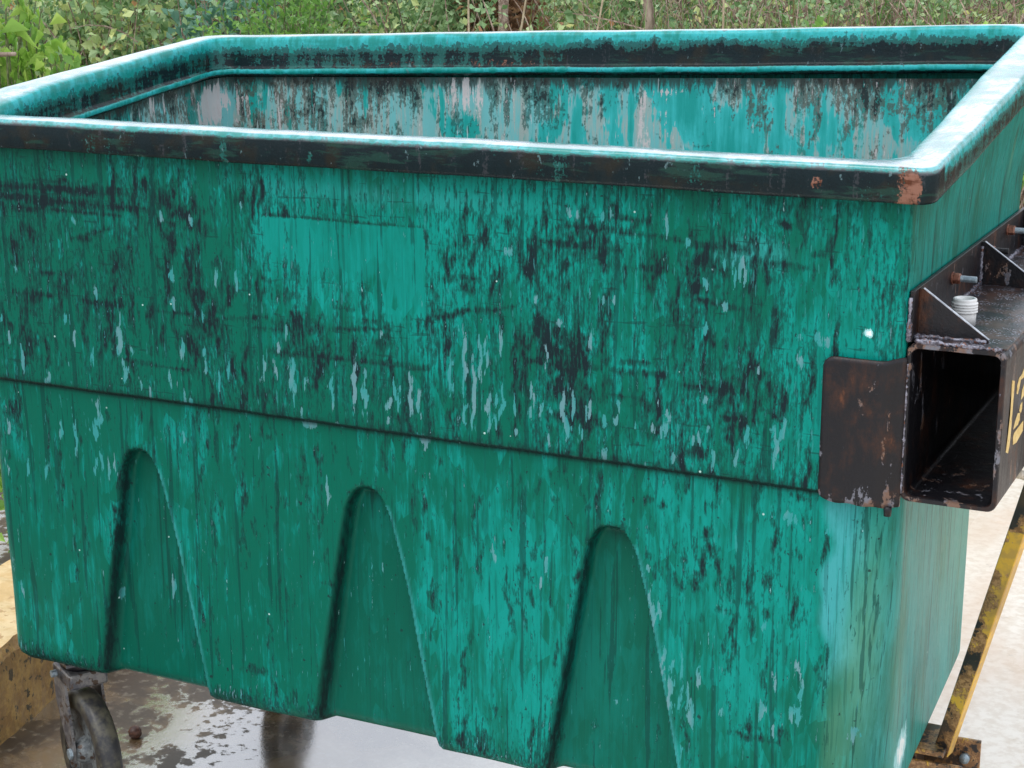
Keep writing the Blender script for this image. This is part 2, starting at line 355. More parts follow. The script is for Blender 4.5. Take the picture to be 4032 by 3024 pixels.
M_KERBF = simple('worn_ochre_concrete_face', (.36, .20, .07), (.55, .33, .11), 20, .5, c3=(.10, .075, .04), bump=.8, bd=.008)
M_BROWN = simple('dry_seed_brown', (.05, .02, .014), (.12, .05, .03), 120, .5)
# ================================================================== DUMPSTER
GZ = -.036
OR = (-.92, .47, GZ)
dumpster = tag(empty('dumpster', OR), 'large weathered green plastic wheeled dumpster, open and lidless, streaked with black grime', 'dumpster')

def rquad(c, rad, ne=(300, 150, 120, 100), na=10):
    """rounded quad FL->FR->BR->BL ; returns list of (x, y, edge_id)"""
    c = [Vector((p[0], p[1])) for p in c]; n = 4; out = []
    ent = []
    for i in range(4):
        a, b, d = c[i - 1], c[i], c[(i + 1) % 4]
        u = (a - b).normalized(); v = (d - b).normalized(); r = rad[i]
        ang = math.acos(max(-1, min(1, u.dot(v)))); L = r / math.tan(ang / 2)
        p0 = b + u * L; p1 = b + v * L; cen = b + (u + v).normalized() * (r / math.sin(ang / 2))
        ent.append((p0, p1, cen, r))
    for i in range(4):
        p0, p1, cen, r = ent[i]
        a0 = math.atan2(*(p0 - cen).yx); a1 = math.atan2(*(p1 - cen).yx)
        da = (a1 - a0 + math.pi) % (2 * math.pi) - math.pi
        for k in range(na):
            t = a0 + da * k / na; out.append((cen.x + r * math.cos(t), cen.y + r * math.sin(t)))
        q0 = p1; q1 = ent[(i + 1) % 4][0]; m = ne[i]
        for k in range(m): out.append(tuple(q0 + (q1 - q0) * (k / m)))
    return np.array(out)
def smooth(t): t = np.clip(t, 0, 1); return t * t * (3 - 2 * t)
def rim_z(x, y):
    zl = np.interp(y, [-.045, .0, .18, .96], [1.473, 1.485, 1.512, 1.575])
    zr = np.interp(y, [-.045, .19, .50, .97], [1.480, 1.516, 1.573, 1.642])
    u = np.clip((x + 1.95) / 2.0, 0, 1); return zl * (1 - u) + zr * u
GRO = [(-1.505, .838), (-.985, .832), (-.495, .830)]
def recess(x, z):
    d = np.zeros_like(x)
    for gx, ga in GRO:
        t = np.clip(ga - z, 0, 1)
        cx = gx + .0 * t + .015 * t
        rnd = .045 * np.sqrt(np.clip(1 - np.clip(1 - t / .06, 0, 1) ** 2, 0, 1))
        hl = rnd + .205 * np.clip(t - .03, 0, 1) ; hr = rnd + .180 * np.clip(t - .03, 0, 1) + .01 * smooth(t / .2)
        wl = .010 + .034 * t; wr = .011 + .004 * t
        a = np.clip((x - (cx - hl)) / wl, 0, 1); b = np.clip(((cx + hr) - x) / wr, 0, 1); c = np.clip(t / .022, 0, 1)
        d = np.maximum(d, .038 * smooth(a) * smooth(b) * smooth(c))
    return d
# placed stains ------------------------------------------------------
DARK= [(-0.725,1.319,0.0084,0.0167),(-0.759,1.31,0.0042,0.0092),(-0.635,1.292,0.0098,0.0271),(-0.642,1.262,0.0082,0.0091),(-0.709,1.238,0.0051,0.0199),(-0.753,1.228,0.0102,0.0108),(-0.516,1.334,0.0142,0.0176),(-0.496,1.241,0.0063,0.0178),(-0.505,1.165,0.0096,0.0497),(-0.51,1.299,0.0142,0.0177),(-0.655,1.126,0.0117,0.0279),(-0.649,1.073,0.0084,0.025),(-0.579,1.069,0.0132,0.0217),(-0.629,1.165,0.0132,0.0184),(-0.419,1.287,0.0154,0.0051),(-0.326,1.331,0.0224,0.0064),(-0.281,1.333,0.0162,0.0043),(-0.243,1.32,0.0073,0.0226),(-0.247,1.266,0.0058,0.0285),(-0.243,1.226,0.0044,0.0287),(-0.208,1.232,0.0058,0.0086),(-0.209,1.195,0.0036,0.0244),(-0.24,1.139,0.0118,0.0233),(-0.298,1.089,0.0166,0.0163),(-0.253,1.103,0.0059,0.0323),(-0.235,1.09,0.0044,0.0367),(-0.256,1.037,0.0075,0.0223),(-0.414,1.018,0.0126,0.0183),(-0.332,0.988,0.0092,0.0151),(-0.331,1.313,0.012,0.0115),(-0.336,1.264,0.009,0.0087),(-0.378,1.231,0.0038,0.0512),(-0.498,1.112,0.0064,0.0243),(-0.669,1.102,0.0051,0.0624),(-0.556,1.114,0.0228,0.0506),(-0.546,1.023,0.0294,0.028),(-0.433,1.363,0.0061,0.0072),(-0.193,1.375,0.0085,0.0055),(-0.347,1.349,0.006,0.0071),(-0.548,1.341,0.004,0.0177),(-0.605,1.14,0.0198,0.0307),(-0.678,1.346,0.0099,0.009),(-0.427,1.053,0.0094,0.0182),(-1.312,1.296,0.0116,0.0257),(-1.361,1.315,0.0176,0.0097),(-1.391,1.339,0.0236,0.0145),(-1.554,1.351,0.0123,0.0082),(-1.441,1.361,0.0119,0.0097),(-1.332,1.214,0.0088,0.0326),(-1.327,1.165,0.0118,0.0164),(-1.52,1.205,0.0082,0.0184),(-1.523,1.161,0.0062,0.0118),(-1.64,1.158,0.0106,0.0205),(-1.721,1.257,0.0086,0.0153),(-1.738,1.119,0.0197,0.0244),(-1.742,1.024,0.0176,0.0266),(-1.66,1.126,0.0107,0.0311),(-1.632,1.36,0.0105,0.0066),(-1.261,1.165,0.0116,0.0228),(-1.27,1.219,0.0115,0.0323),(-1.384,1.258,0.0119,0.0196),(-1.302,1.118,0.0195,0.0248),(-1.518,1.125,0.0124,0.0102),(-1.446,1.105,0.003,0.0202),(-1.713,1.3,0.03,0.0034),(-1.222,1.349,0.0075,0.0079),(-1.13,1.337,0.0092,0.0078),(-1.382,1.294,0.0197,0.0032),(-1.045,1.287,0.0054,0.0047),(-1.357,1.064,0.0119,0.0168),(-1.56,1.053,0.0126,0.0172),(-1.799,1.071,0.0134,0.0212),(-1.121,1.19,0.0056,0.0096),(-1.144,1.178,0.0224,0.0144),(-1.686,1.313,0.0639,0.005),(-1.6,1.342,0.0623,0.0041),(-1.768,1.213,0.0131,0.0259),(-1.595,1.249,0.0125,0.005),(-1.561,1.265,0.0124,0.0042),(-0.959,1.2,0.0069,0.0138),(-0.952,1.183,0.0069,0.0092),(-0.97,1.169,0.007,0.0092),(-0.96,1.148,0.0052,0.0093),(-0.998,1.185,0.007,0.0123),(-1.131,1.336,0.0072,0.0076),(-1.221,1.349,0.0092,0.0093),(-0.756,1.242,0.0065,0.0103),(-0.799,1.238,0.0066,0.0089),(-0.926,1.121,0.0139,0.0185),(-1.107,1.118,0.0328,0.0316),(-0.946,1.156,0.0104,0.0092),(-1.254,0.779,0.0032,0.0767),(-1.251,0.663,0.0038,0.0284),(-1.236,0.717,0.0032,0.0164),(-1.334,0.73,0.0027,0.0142),(-1.306,0.753,0.0027,0.0141),(-1.216,0.794,0.0021,0.0462),(-1.178,0.771,0.0036,0.0415),(-1.178,0.6,0.0042,0.0379),(-1.078,0.781,0.003,0.0591),(-1.119,0.852,0.0031,0.0362),(-1.054,0.897,0.002,0.0445),(-1.74,0.69,0.003,0.015),(-1.701,0.735,0.0021,0.0742),(-1.725,0.858,0.0024,0.0633),(-1.674,0.67,0.0018,0.1245),(-0.794,0.783,0.0042,0.0263),(-0.761,0.806,0.0032,0.0347),(-0.748,0.721,0.0028,0.0395),(-0.849,0.749,0.0024,0.0133),(-0.838,0.643,0.0072,0.027),(-1.261,0.906,0.0053,0.0068),(-1.332,0.865,0.0108,0.007),(-0.79,0.727,0.0033,0.0441),(-0.697,0.759,0.0057,0.0087),(-0.809,0.72,0.0033,0.0031),(-0.825,0.903,0.0056,0.0043),(-1.808,0.676,0.0043,0.0379),(-1.805,0.868,0.0024,0.0638),(-1.355,0.917,0.0022,0.0277),(-1.071,0.627,0.0128,0.0037),(-1.045,0.645,0.0102,0.0069),(-1.554,0.751,0.0086,0.0291),(-1.571,0.637,0.0041,0.0297),(-1.204,0.9,0.0156,0.0068),(-0.909,0.98,0.0071,0.0086),(-1.487,0.911,0.0028,0.0188),(-1.312,0.927,0.0021,0.0183),(-0.329,0.775,0.0088,0.0191),(-0.299,0.786,0.002,0.0322),(-0.322,0.879,0.0036,0.0173),(-0.315,0.836,0.0058,0.0291),(-0.241,0.761,0.0029,0.0233),(-0.241,0.696,0.0023,0.0132),(-0.267,0.682,0.0026,0.0592),(-0.366,0.737,0.0074,0.0089),(-0.428,0.884,0.0052,0.0088),(-0.399,0.876,0.0059,0.0058),(-0.158,0.833,0.0035,0.0036),(-0.211,0.881,0.0056,0.0043),(-0.423,0.784,0.006,0.0037),(-0.168,0.93,0.0083,0.0056),(-0.528,0.437,0.0032,0.0224),(-0.544,0.43,0.008,0.0224),(-0.642,0.423,0.0023,0.026),(-0.428,0.486,0.0019,0.0188),(-0.235,0.507,0.0088,0.0091),(-0.342,0.491,0.009,0.0093),(-0.665,0.727,0.0065,0.0062),(-0.588,0.671,0.0022,0.0022),(-0.552,0.622,0.0063,0.0093),(-0.561,0.51,0.0096,0.0095),(-0.59,0.401,0.0098,0.0146),(-0.662,0.624,0.0023,0.0253),(-0.646,0.714,0.0016,0.014),(-0.288,0.708,0.0131,0.003),(-0.215,0.774,0.0057,0.0116),(-0.603,0.862,0.0047,0.0045),(-0.343,0.746,0.003,0.0133),(-0.453,0.652,0.0015,0.0092),(-0.323,0.684,0.0044,0.009),(-0.18,0.504,0.0287,0.009),(-0.223,0.486,0.0379,0.0061),(-0.16,0.828,0.0066,0.0068),(-0.021,0.745,0.001,0.0108),(0.091,0.746,0.0025,0.0079),(0.096,0.712,0.0025,0.008),(0.042,0.769,0.0012,0.016),(-0.013,0.667,0.0013,0.0109),(0.012,0.622,0.0015,0.0082),(-1.34,0.519,0.0028,0.0162),(-1.209,0.49,0.0059,0.0461),(-1.177,0.548,0.0027,0.0525),(-1.485,0.428,0.0042,0.0222),(-1.43,0.417,0.0034,0.0026),(-1.709,0.466,0.0045,0.0076),(-1.254,0.766,0.0039,0.0513),(-1.257,0.628,0.0079,0.0105),(-1.23,0.715,0.0027,0.0206),(-1.259,0.91,0.0039,0.0067),(-1.244,0.419,0.024,0.0108),(-1.18,0.719,0.0038,0.0205),(-1.545,0.717,0.0063,0.0357),(-1.333,0.863,0.0059,0.0051)]
LIGHT= [(-0.768,1.082,0.0052,0.0603),(-0.776,1.154,0.0048,0.011),(-0.749,1.046,0.0048,0.0239),(-0.737,1.117,0.0031,0.0346),(-0.725,1.112,0.0027,0.0283),(-0.697,1.131,0.0027,0.0218),(-0.698,1.011,0.0048,0.0143),(-0.72,1.015,0.0043,0.0143),(-0.752,0.992,0.0042,0.0177),(-0.767,0.996,0.0028,0.0145),(-0.635,1.041,0.0044,0.022),(-0.62,1.027,0.005,0.0141),(-0.579,1.038,0.0066,0.0218),(-0.57,0.998,0.005,0.0188),(-0.534,1.028,0.0049,0.0139),(-0.559,1.037,0.0026,0.0233),(-0.545,0.995,0.0033,0.014),(-0.5,1.019,0.0048,0.0093),(-0.479,1.019,0.0072,0.0092),(-0.476,1.044,0.004,0.0138),(-0.447,1.017,0.0019,0.0077),(-0.386,1.039,0.0031,0.0091),(-0.204,1.041,0.0066,0.0088),(-0.2,1.014,0.0027,0.0192),(-0.331,1.007,0.0038,0.0106),(-0.345,1.005,0.0019,0.0091),(-0.327,1.27,0.0067,0.0087),(-0.328,1.192,0.0091,0.0102),(-0.296,1.233,0.0074,0.0043),(-0.583,1.182,0.0131,0.0076),(-0.629,1.217,0.0066,0.0076),(-0.526,1.157,0.0029,0.0197),(-0.17,1.197,0.0057,0.0071),(-0.136,1.196,0.0071,0.0128),(-0.12,1.192,0.0057,0.0099),(-0.165,1.162,0.0086,0.0129),(-0.553,1.365,0.004,0.0103),(-0.569,1.369,0.008,0.0037),(-0.511,1.367,0.0063,0.0058),(-0.495,1.371,0.0047,0.0073),(-0.396,1.36,0.0046,0.0129),(-0.359,1.337,0.009,0.0086),(-0.269,1.298,0.0037,0.0228),(-0.28,1.292,0.0024,0.0257),(-0.295,1.305,0.0044,0.0086),(-0.259,1.288,0.0023,0.0128),(-0.484,1.23,0.0047,0.0045),(-0.504,1.226,0.0048,0.0075),(-0.685,1.295,0.0027,0.0061),(-0.677,1.295,0.002,0.0053),(-0.672,1.024,0.002,0.0142),(-0.237,1.134,0.0044,0.0044),(-0.322,1.074,0.003,0.0075),(-0.389,1.018,0.0031,0.0091),(-0.72,0.986,0.0024,0.016),(-0.708,0.994,0.0021,0.0128),(-0.602,1.024,0.0013,0.0031),(-0.526,1.041,0.0019,0.0093),(-0.451,1.339,0.0031,0.0017),(-1.125,1.024,0.0113,0.0417),(-1.189,1.034,0.0077,0.0243),(-1.162,1.042,0.0051,0.0198),(-1.098,1.018,0.0035,0.0153),(-1.039,1.012,0.0059,0.0369),(-0.992,1.034,0.0063,0.0473),(-0.971,1.011,0.0082,0.0387),(-0.876,1.022,0.007,0.0361),(-0.902,1.002,0.0047,0.0128),(-0.923,0.991,0.0048,0.0107),(-0.796,1.064,0.0041,0.0354),(-0.769,1.055,0.0064,0.0333),(-0.751,1.044,0.0045,0.0478),(-0.722,1.019,0.0063,0.0166),(-0.693,1.035,0.0044,0.0248),(-1.513,0.999,0.007,0.0162),(-1.323,1.024,0.0037,0.0157),(-0.859,1.011,0.0047,0.0254),(-1.646,0.994,0.0029,0.0071),(-1.386,1.2,0.0089,0.0148),(-1.572,1.147,0.0038,0.0119),(-1.388,1.14,0.008,0.0116),(-1.518,1.064,0.0083,0.0428),(-1.286,1.201,0.0039,0.0163),(-1.241,1.196,0.0048,0.0194),(-1.613,1.285,0.0063,0.01),(-1.65,1.089,0.0064,0.0104),(-1.338,1.304,0.0039,0.0097),(-1.403,1.306,0.004,0.0097),(-1.322,1.05,0.0039,0.0134),(-1.137,1.112,0.0056,0.0146),(-1.512,0.983,0.0042,0.0087),(-1.226,1.337,0.0056,0.0063),(-1.495,1.039,0.0052,0.0103),(-1.524,1.047,0.0062,0.0223),(-1.796,1.036,0.0045,0.0107),(-1.322,1.123,0.0027,0.0149),(-1.767,1.178,0.0035,0.0069),(-1.595,0.893,0.0144,0.0286),(-1.609,0.858,0.0145,0.0192),(-1.694,0.848,0.0059,0.017),(-1.658,0.828,0.0041,0.0388),(-1.832,0.84,0.0061,0.0148),(-1.842,0.76,0.0062,0.0301),(-1.789,0.753,0.0055,0.0224),(-1.738,0.755,0.0048,0.0198),(-1.581,0.781,0.0058,0.0218),(-1.597,0.798,0.0046,0.0266),(-1.612,0.786,0.0035,0.0194),(-1.563,0.793,0.004,0.0217),(-1.065,0.806,0.0055,0.0249),(-1.103,0.939,0.0202,0.0111),(-1.03,0.944,0.0173,0.0066),(-0.857,0.935,0.0165,0.0151),(-1.464,0.537,0.0063,0.0223),(-1.828,0.49,0.005,0.0182),(-1.848,0.543,0.0044,0.0181),(-1.609,0.56,0.0041,0.0075),(-1.39,0.876,0.0044,0.014),(-1.243,0.94,0.0052,0.0045),(-1.59,0.506,0.0024,0.0152),(-0.72,0.738,0.0046,0.0153),(-0.422,0.76,0.006,0.012),(-0.418,0.698,0.0053,0.0332),(-0.411,0.668,0.003,0.0273),(-0.392,0.599,0.0046,0.0306),(-0.378,0.54,0.0091,0.0308),(-0.361,0.525,0.0045,0.0185),(-0.358,0.599,0.0053,0.0243),(-0.375,0.59,0.003,0.0107),(-0.346,0.537,0.0068,0.0276),(-0.337,0.505,0.0105,0.0277),(-0.401,0.688,0.003,0.0136),(-0.328,0.577,0.0021,0.0152),(-0.214,0.536,0.0072,0.0166),(-0.157,0.545,0.0099,0.0164),(-0.143,0.586,0.0056,0.0236),(-0.15,0.63,0.0056,0.0117),(-0.625,0.702,0.0032,0.014),(-0.614,0.735,0.0026,0.0185),(-0.436,0.749,0.0038,0.012),(-0.177,0.889,0.0069,0.0099),(-0.192,0.598,0.0014,0.0208),(-0.214,0.692,0.0023,0.0088),(-0.396,0.579,0.003,0.0138),(-0.283,0.522,0.0044,0.0091),(-0.188,0.505,0.0043,0.009),(-0.356,0.432,0.0038,0.0141),(-0.497,0.485,0.0025,0.0063),(-0.168,0.889,0.0079,0.0081),(-0.107,0.882,0.0078,0.0067),(-0.147,0.542,0.0095,0.0213),(-0.056,0.518,0.0053,0.0127),(-0.21,0.541,0.0055,0.0143),(-0.146,0.608,0.0054,0.0169),(-0.184,0.892,0.0079,0.0081),(-0.188,0.513,0.0055,0.0043)]
SCR= [(-0.645,1.319,-0.478,1.313,6),(-0.574,1.349,-0.362,1.337,4),(-0.498,1.368,-0.448,1.365,5),(-0.35,1.333,-0.261,1.33,9),(-0.339,1.243,-0.264,1.233,5),(-0.645,1.11,-0.45,1.108,6),(-0.431,1.11,-0.394,1.109,7),(-0.359,1.097,-0.274,1.094,4),(-0.773,1.246,-0.739,1.241,3),(-0.46,1.347,-0.436,1.366,4),(-0.288,1.048,-0.228,1.052,5),(-0.235,1.078,-0.193,1.057,4),(-0.497,1.063,-0.418,1.069,3),(-0.781,1.182,-0.679,1.197,4),(-0.149,1.332,-0.118,1.333,5),(-0.473,1.126,-0.419,1.128,4),(-0.249,1.311,-0.142,1.31,3),(-1.793,1.32,-1.436,1.316,7),(-1.776,1.129,-1.672,1.131,6),(-1.605,1.127,-1.514,1.124,8),(-1.354,1.17,-1.311,1.17,8),(-1.822,1.016,-1.809,1.021,4),(-1.698,1.174,-1.634,1.177,5),(-1.62,1.247,-1.527,1.274,4),(-1.433,1.123,-1.294,1.127,3),(-1.791,1.34,-1.497,1.35,5),(-1.666,1.301,-1.501,1.302,4),(-1.521,1.019,-1.36,1.013,2),(-1.275,1.124,-1.176,1.134,4),(-1.171,1.071,-1.058,1.073,7),(-1.058,1.073,-0.842,1.073,5),(-1.033,1.166,-0.901,1.16,4),(-0.884,1.164,-0.844,1.152,4),(-1.184,1.206,-1.104,1.184,2),(-1.042,1.125,-0.936,1.135,3),(-0.82,1.167,-0.767,1.181,5),(-0.721,1.189,-0.669,1.201,4),(-1.203,1.112,-1.136,1.112,4)]
LET= [[(0.0533,1.1465),(0.0757,1.1405),(0.0744,1.1039),(0.0734,1.0686),(0.0704,1.0385),(0.0601,1.0266),(0.0399,1.0341),(0.0481,1.0606),(0.0548,1.0911),(0.0504,1.1258)],[(0.1537,1.1437),(0.1599,1.1276),(0.1293,1.1297),(0.1209,1.1186),(0.1115,1.1103),(0.1003,1.1138),(0.1014,1.1265),(0.1143,1.1364),(0.1392,1.1372)],[(0.1647,1.1149),(0.1724,1.0949),(0.1515,1.0933),(0.1447,1.0933),(0.1501,1.1085)],[(0.1583,1.0867),(0.1603,1.0746),(0.1518,1.07),(0.1367,1.0763),(0.1416,1.0858)],[(0.1242,1.0761),(0.1443,1.0719),(0.1453,1.0601),(0.1319,1.0552),(0.094,1.0568),(0.1042,1.0672)],[(0.1811,1.0493),(0.1834,1.0319),(0.1302,1.0258),(0.0996,1.0299),(0.0965,1.043),(0.1026,1.0488)]]
_r = np.random.RandomState(3)
for _i in range(45):      # small thin drips and nicks gathered low on the upper panel
    _x = _r.uniform(-1.85, -.14); LIGHT.append((_x, .95 + abs(_r.randn()) * .075, _r.uniform(.0008, .003), _r.uniform(.003, .022)))
for _i in range(230): DARK.append((_r.uniform(-1.85, -.1), _r.uniform(.36, 1.38), _r.uniform(.001, .004), _r.uniform(.008, .05)))
def paint(X, Z):
    g = np.zeros_like(X); l = np.zeros_like(X); c = np.zeros_like(X); pale = np.zeros_like(X); tan = np.zeros_like(X); wh = np.zeros_like(X)
    for (x, z, w, h) in DARK:
        wj = w * (1 + .5 * np.sin(Z * 140 + x * 50)); r = np.sqrt(((X - x + .004 * np.sin(Z * 90 + z * 70)) / np.maximum(wj * 1.1, .006)) ** 2 + ((Z - z - .3 * h * np.sin(X * 160 + x * 9)) / max(h * 1.1, .007)) ** 2)
        g = np.maximum(g, np.clip(1.5 - r, 0, 1) * .9)
    for (x, z, w, h) in LIGHT:
        r = np.sqrt(((X - x + .002 * np.sin(Z * 120 + x * 80)) / np.maximum(w * (.62 + .3 * np.sin(Z * 150 + x * 200)), .0038)) ** 2 + ((Z - z) / max(h * 1.25, .009)) ** 2); l = np.maximum(l, np.clip(1.45 - r, 0, 1))
    for (x0, z0, x1, z1, w) in SCR:
        t = np.clip(((X - x0) * (x1 - x0) + (Z - z0) * (z1 - z0)) / ((x1 - x0) ** 2 + (z1 - z0) ** 2), 0, 1)
        d = np.hypot(X - x0 - t * (x1 - x0), Z - z0 - t * (z1 - z0)); g = np.maximum(g, np.clip(1.35 - d / (.0024 + .0006 * w), 0, 1) * .75)
    # broad regions: x, z, half width, half height, strength
    for (x, z, w, h, k) in [(-.62, 1.12, .12, .18, .18), (-1.40, 1.15, .18, .14, .26), (-1.75, 1.22, .2, .16, .22), (-.30, 1.15, .10, .2, .28), (-1.0, 1.02, .35, .07, .25),
                            (-.55, .36, .4, .05, .35), (-1.0, 1.2, .12, .05, -.2), (-.47, 1.15, .06, .12, -.4), (-.10, 1.1, .05, .2, -.35), (-1.3, 1.2, .06, .1, -.1), (-.9, .6, .7, .2, -.12), (-1.75, .6, .1, .2, -.15),
                            (-1.0, 1.39, .9, .03, -.1), (-.3, .78, .12, .06, .22), (-1.6, 1.33, .25, .025, .4), (-.45, 1.30, .3, .02, .25)]:
        r = np.sqrt(((X - x) / w) ** 2 + ((Z - z) / h) ** 2); g = g + np.clip(1.4 - r, 0, 1) * k
    lowm = ((X < -1.0) & (Z < .42)).astype(float)
    # scraped band along the bottom edge, between the recesses
    nog = np.clip(1 - recess(X, Z) / .006, 0, 1)
    band = np.clip((.385 - Z) / .03, 0, 1) * nog
    band = band * (.75 + .25 * np.sin(X * 23) ); g = g + band * 1.0 * (X < -.9) + band * .5 * (X >= -.9)
    st = (np.sin(X * 620) * np.sin(X * 233 + 1) > .25) * (np.abs(Z - .352) < .022)
    l = np.maximum(l, st * band * .62)
    # rectangle where a sticker kept the paint clean
    ins = (X > -1.178) & (X < -.846) & (Z < 1.319) & (Z > 1.15)
    fade = np.clip((Z - np.interp(X, [-1.18, -1.05, -.93, -.90, -.84], [1.235, 1.205, 1.20, 1.16, 1.155])) / .04, .25, 1)
    c = np.where(ins, fade, 0.0)
    g = np.where(ins, g * .55, g)
    ed = (np.abs(Z - 1.3225) < .0032) & (X > -1.18) & (X < -.85); g = np.where(ed, np.maximum(g, .55), g); g = np.where((np.abs(X + .842) < .0035) & (Z < 1.32) & (Z > 1.14), np.maximum(g, .45), g)
    rc = recess(X, Z); lw = (recess(X + .012, Z) - rc); g = g + np.clip(lw * 60, 0, 1) * .22 + np.clip((recess(X + .03, Z) - rc) * 30, 0, 1) * .10  # dirt and painted occlusion shade on the recess left walls
    re = np.clip((recess(X - .010, Z) - rc) * 60, 0, 1) * (rc < .004) * (Z < .80); pale = np.maximum(pale, re * .5)
    dirt_shade = np.clip(rc / .012, 0, 1) * np.clip(lw * 40, 0, 1) * .95 + np.clip((recess(X + .025, Z) - rc) * 26, 0, 1) * np.clip(rc / .02, 0, 1) * .5 + np.clip((recess(X - .006, Z) - rc) * 50, 0, 1) * (rc > .004) * .5  # recess walls: dirt and painted shade together
    for gx, ga in GRO: dirt_shade = dirt_shade + np.clip(1.3 - np.hypot((X - gx - .008) / .036, (Z - ga + .012) / .026), 0, 1) * .6 * (rc > .002)  # shading below each recess apex painted dark
    dirt_shade = dirt_shade + np.clip(1.5 - abs(Z - .9435) / .0055, 0, 1) * 1.1 + np.clip((Z - .94) * 400, 0, 1) * np.clip(1 - (Z - .944) / .03, 0, 1) * .22 + np.clip((Z - 1.385) / .04, 0, 1) * .28  # dirt along the crease; last term paints the shade under the lip
    dirt_shade = dirt_shade + np.clip((.362 - Z) / .03, 0, 1) * nog * (X < -.8) * (.45 + .3 * np.sin(X * 17))
    dirt_shade = np.clip(dirt_shade, 0, 1)
    for gx, ga in GRO: g = g + np.clip(1.3 - np.hypot((X - gx - .01) / .035, (Z - ga + .012) / .022), 0, 1) * .9  # apex shading painted in again through the grime mask
    c = np.maximum(c, np.clip((rc - .03) / .006, 0, 1) * .35)
    # dirt in the step line
    g = np.where((Z > .944) & (Z < .962), g + .15, g)
    pale = np.maximum(pale, np.clip(1.2 - np.sqrt(((X + .93) / .35) ** 2 + ((Z - 1.375) / .022) ** 2), 0, 1) * .22)
    pale = np.maximum(pale, np.clip(1.2 - np.sqrt(((X + .25) / .07) ** 2 + ((Z - 1.325) / .03) ** 2), 0, 1) * .5)
    # bleached corner patch, tan runs and painted corner sheen at lower right
    e = -.120 + .008 * np.sin(Z * 31) + .005 * np.sin(Z * 67 + 1)
    pale = np.maximum(pale, np.clip((X - e) / .016, 0, 1) * np.clip((e + .085 - X) / .05, 0, 1) * np.clip((Z - .60) / .06, 0, 1) * (Z < .93) * .85)
    r = np.sqrt(((X + .055 - .06 * (Z - .6)) / .035) ** 2 + ((Z - .66) / .25) ** 2); tan = np.maximum(tan, np.clip(1.3 - r, 0, 1) * .7)
    r = np.sqrt(((X + .085) / .022) ** 2 + ((Z - .50) / .15) ** 2); tan = np.maximum(tan, np.clip(1.3 - r, 0, 1) * .6)
    r = np.sqrt(((X + .02) / .055) ** 2 + ((Z - .62) / .30) ** 2); pale = np.maximum(pale, np.clip(1.35 - r, 0, 1) * .42)  # broad pale sheen of the rounded corner painted into the colour
    wh = np.maximum(wh, np.clip(1.5 - np.hypot((X + .058) / .0065, (Z - 1.215) / .008), 0, 1))
    recess_shade = np.clip((rc - .022) / .012, 0, 1); g = g * (1 - .45 * recess_shade)
    return g, l, c, pale, tan, wh, recess_shade, dirt_shade

def ring(zn):
    """outer loop at nominal height zn"""
    up = zn > .943
    t = (zn - .95) / .5
    if up:
        tt = smooth(np.array((zn - 1.27) / .2)).item()
        c = [(-1.892 - .02 * tt, -.015), (.0 + .0 * tt, -.015), (.048 * tt, .93), (-1.88 - .07 * tt, .93)]; r = (.04, .013, .04, .06)
    else:
        b = (.95 - zn) / .63
        c = [(-1.890 + .014 * b, 0), (.0 - .006 * b, 0), (-.055, .94), (-1.86, .93)]; r = (.045, .060 + .085 * b, .10, .08)
    return c, r
zs = list(np.arange(.350, .936, .0052)) + [.9385, .9405, .9425, .9445, .9475, .951] + list(np.arange(.957, 1.25, .0052)) + list(np.linspace(1.25, 1.42, 34))
V = []; A = {k: [] for k in ('grime', 'light', 'clean', 'pale', 'tan', 'white', 'recess_shade', 'dirt_shade')}; F = []
NE = (430, 110, 60, 50); rings = []
def push(P, z, att):
    k0 = len(V)
    for p, q in zip(P, z): V.append((p[0], p[1], q))
    for k, a in zip(A, att): A[k].extend(a)
    rings.append((k0, len(P)))
jit = RNG.randn(60, 4)
def wobble(P, z):
    # gentle mould warp so no face is dead flat
    x, y = P[:, 0], P[:, 1]
    return .0022 * np.sin(x * 7.3 + z * 5.1) * np.sin(z * 9.7 + 1.3 * x) + .0010 * np.sin(x * 31 + z * 17)
def warp_front(P, z, extra=None):
    w = np.clip((.06 - P[:, 1]) / .05, 0, 1)
    P[:, 1] += w * wobble(P, z)
    return P
nsides = 4 * 10 + sum(NE)
for bz, ins in ((.320, .045), (.3215, .028), (.328, .012), (.338, .003)):
    c, r = ring(.34); cc = [(c[0][0] + ins, c[0][1] + ins), (c[1][0] - ins, c[1][1] + ins), (c[2][0] - ins, c[2][1] - ins), (c[3][0] + ins, c[3][1] - ins)]
    P = rquad(cc, r, NE); z = np.full(len(P), bz); d = recess(P[:, 0], z) * (P[:, 1] < .2); P[:, 1] += d
    push(warp_front(P, z), z, paint(P[:, 0], z))
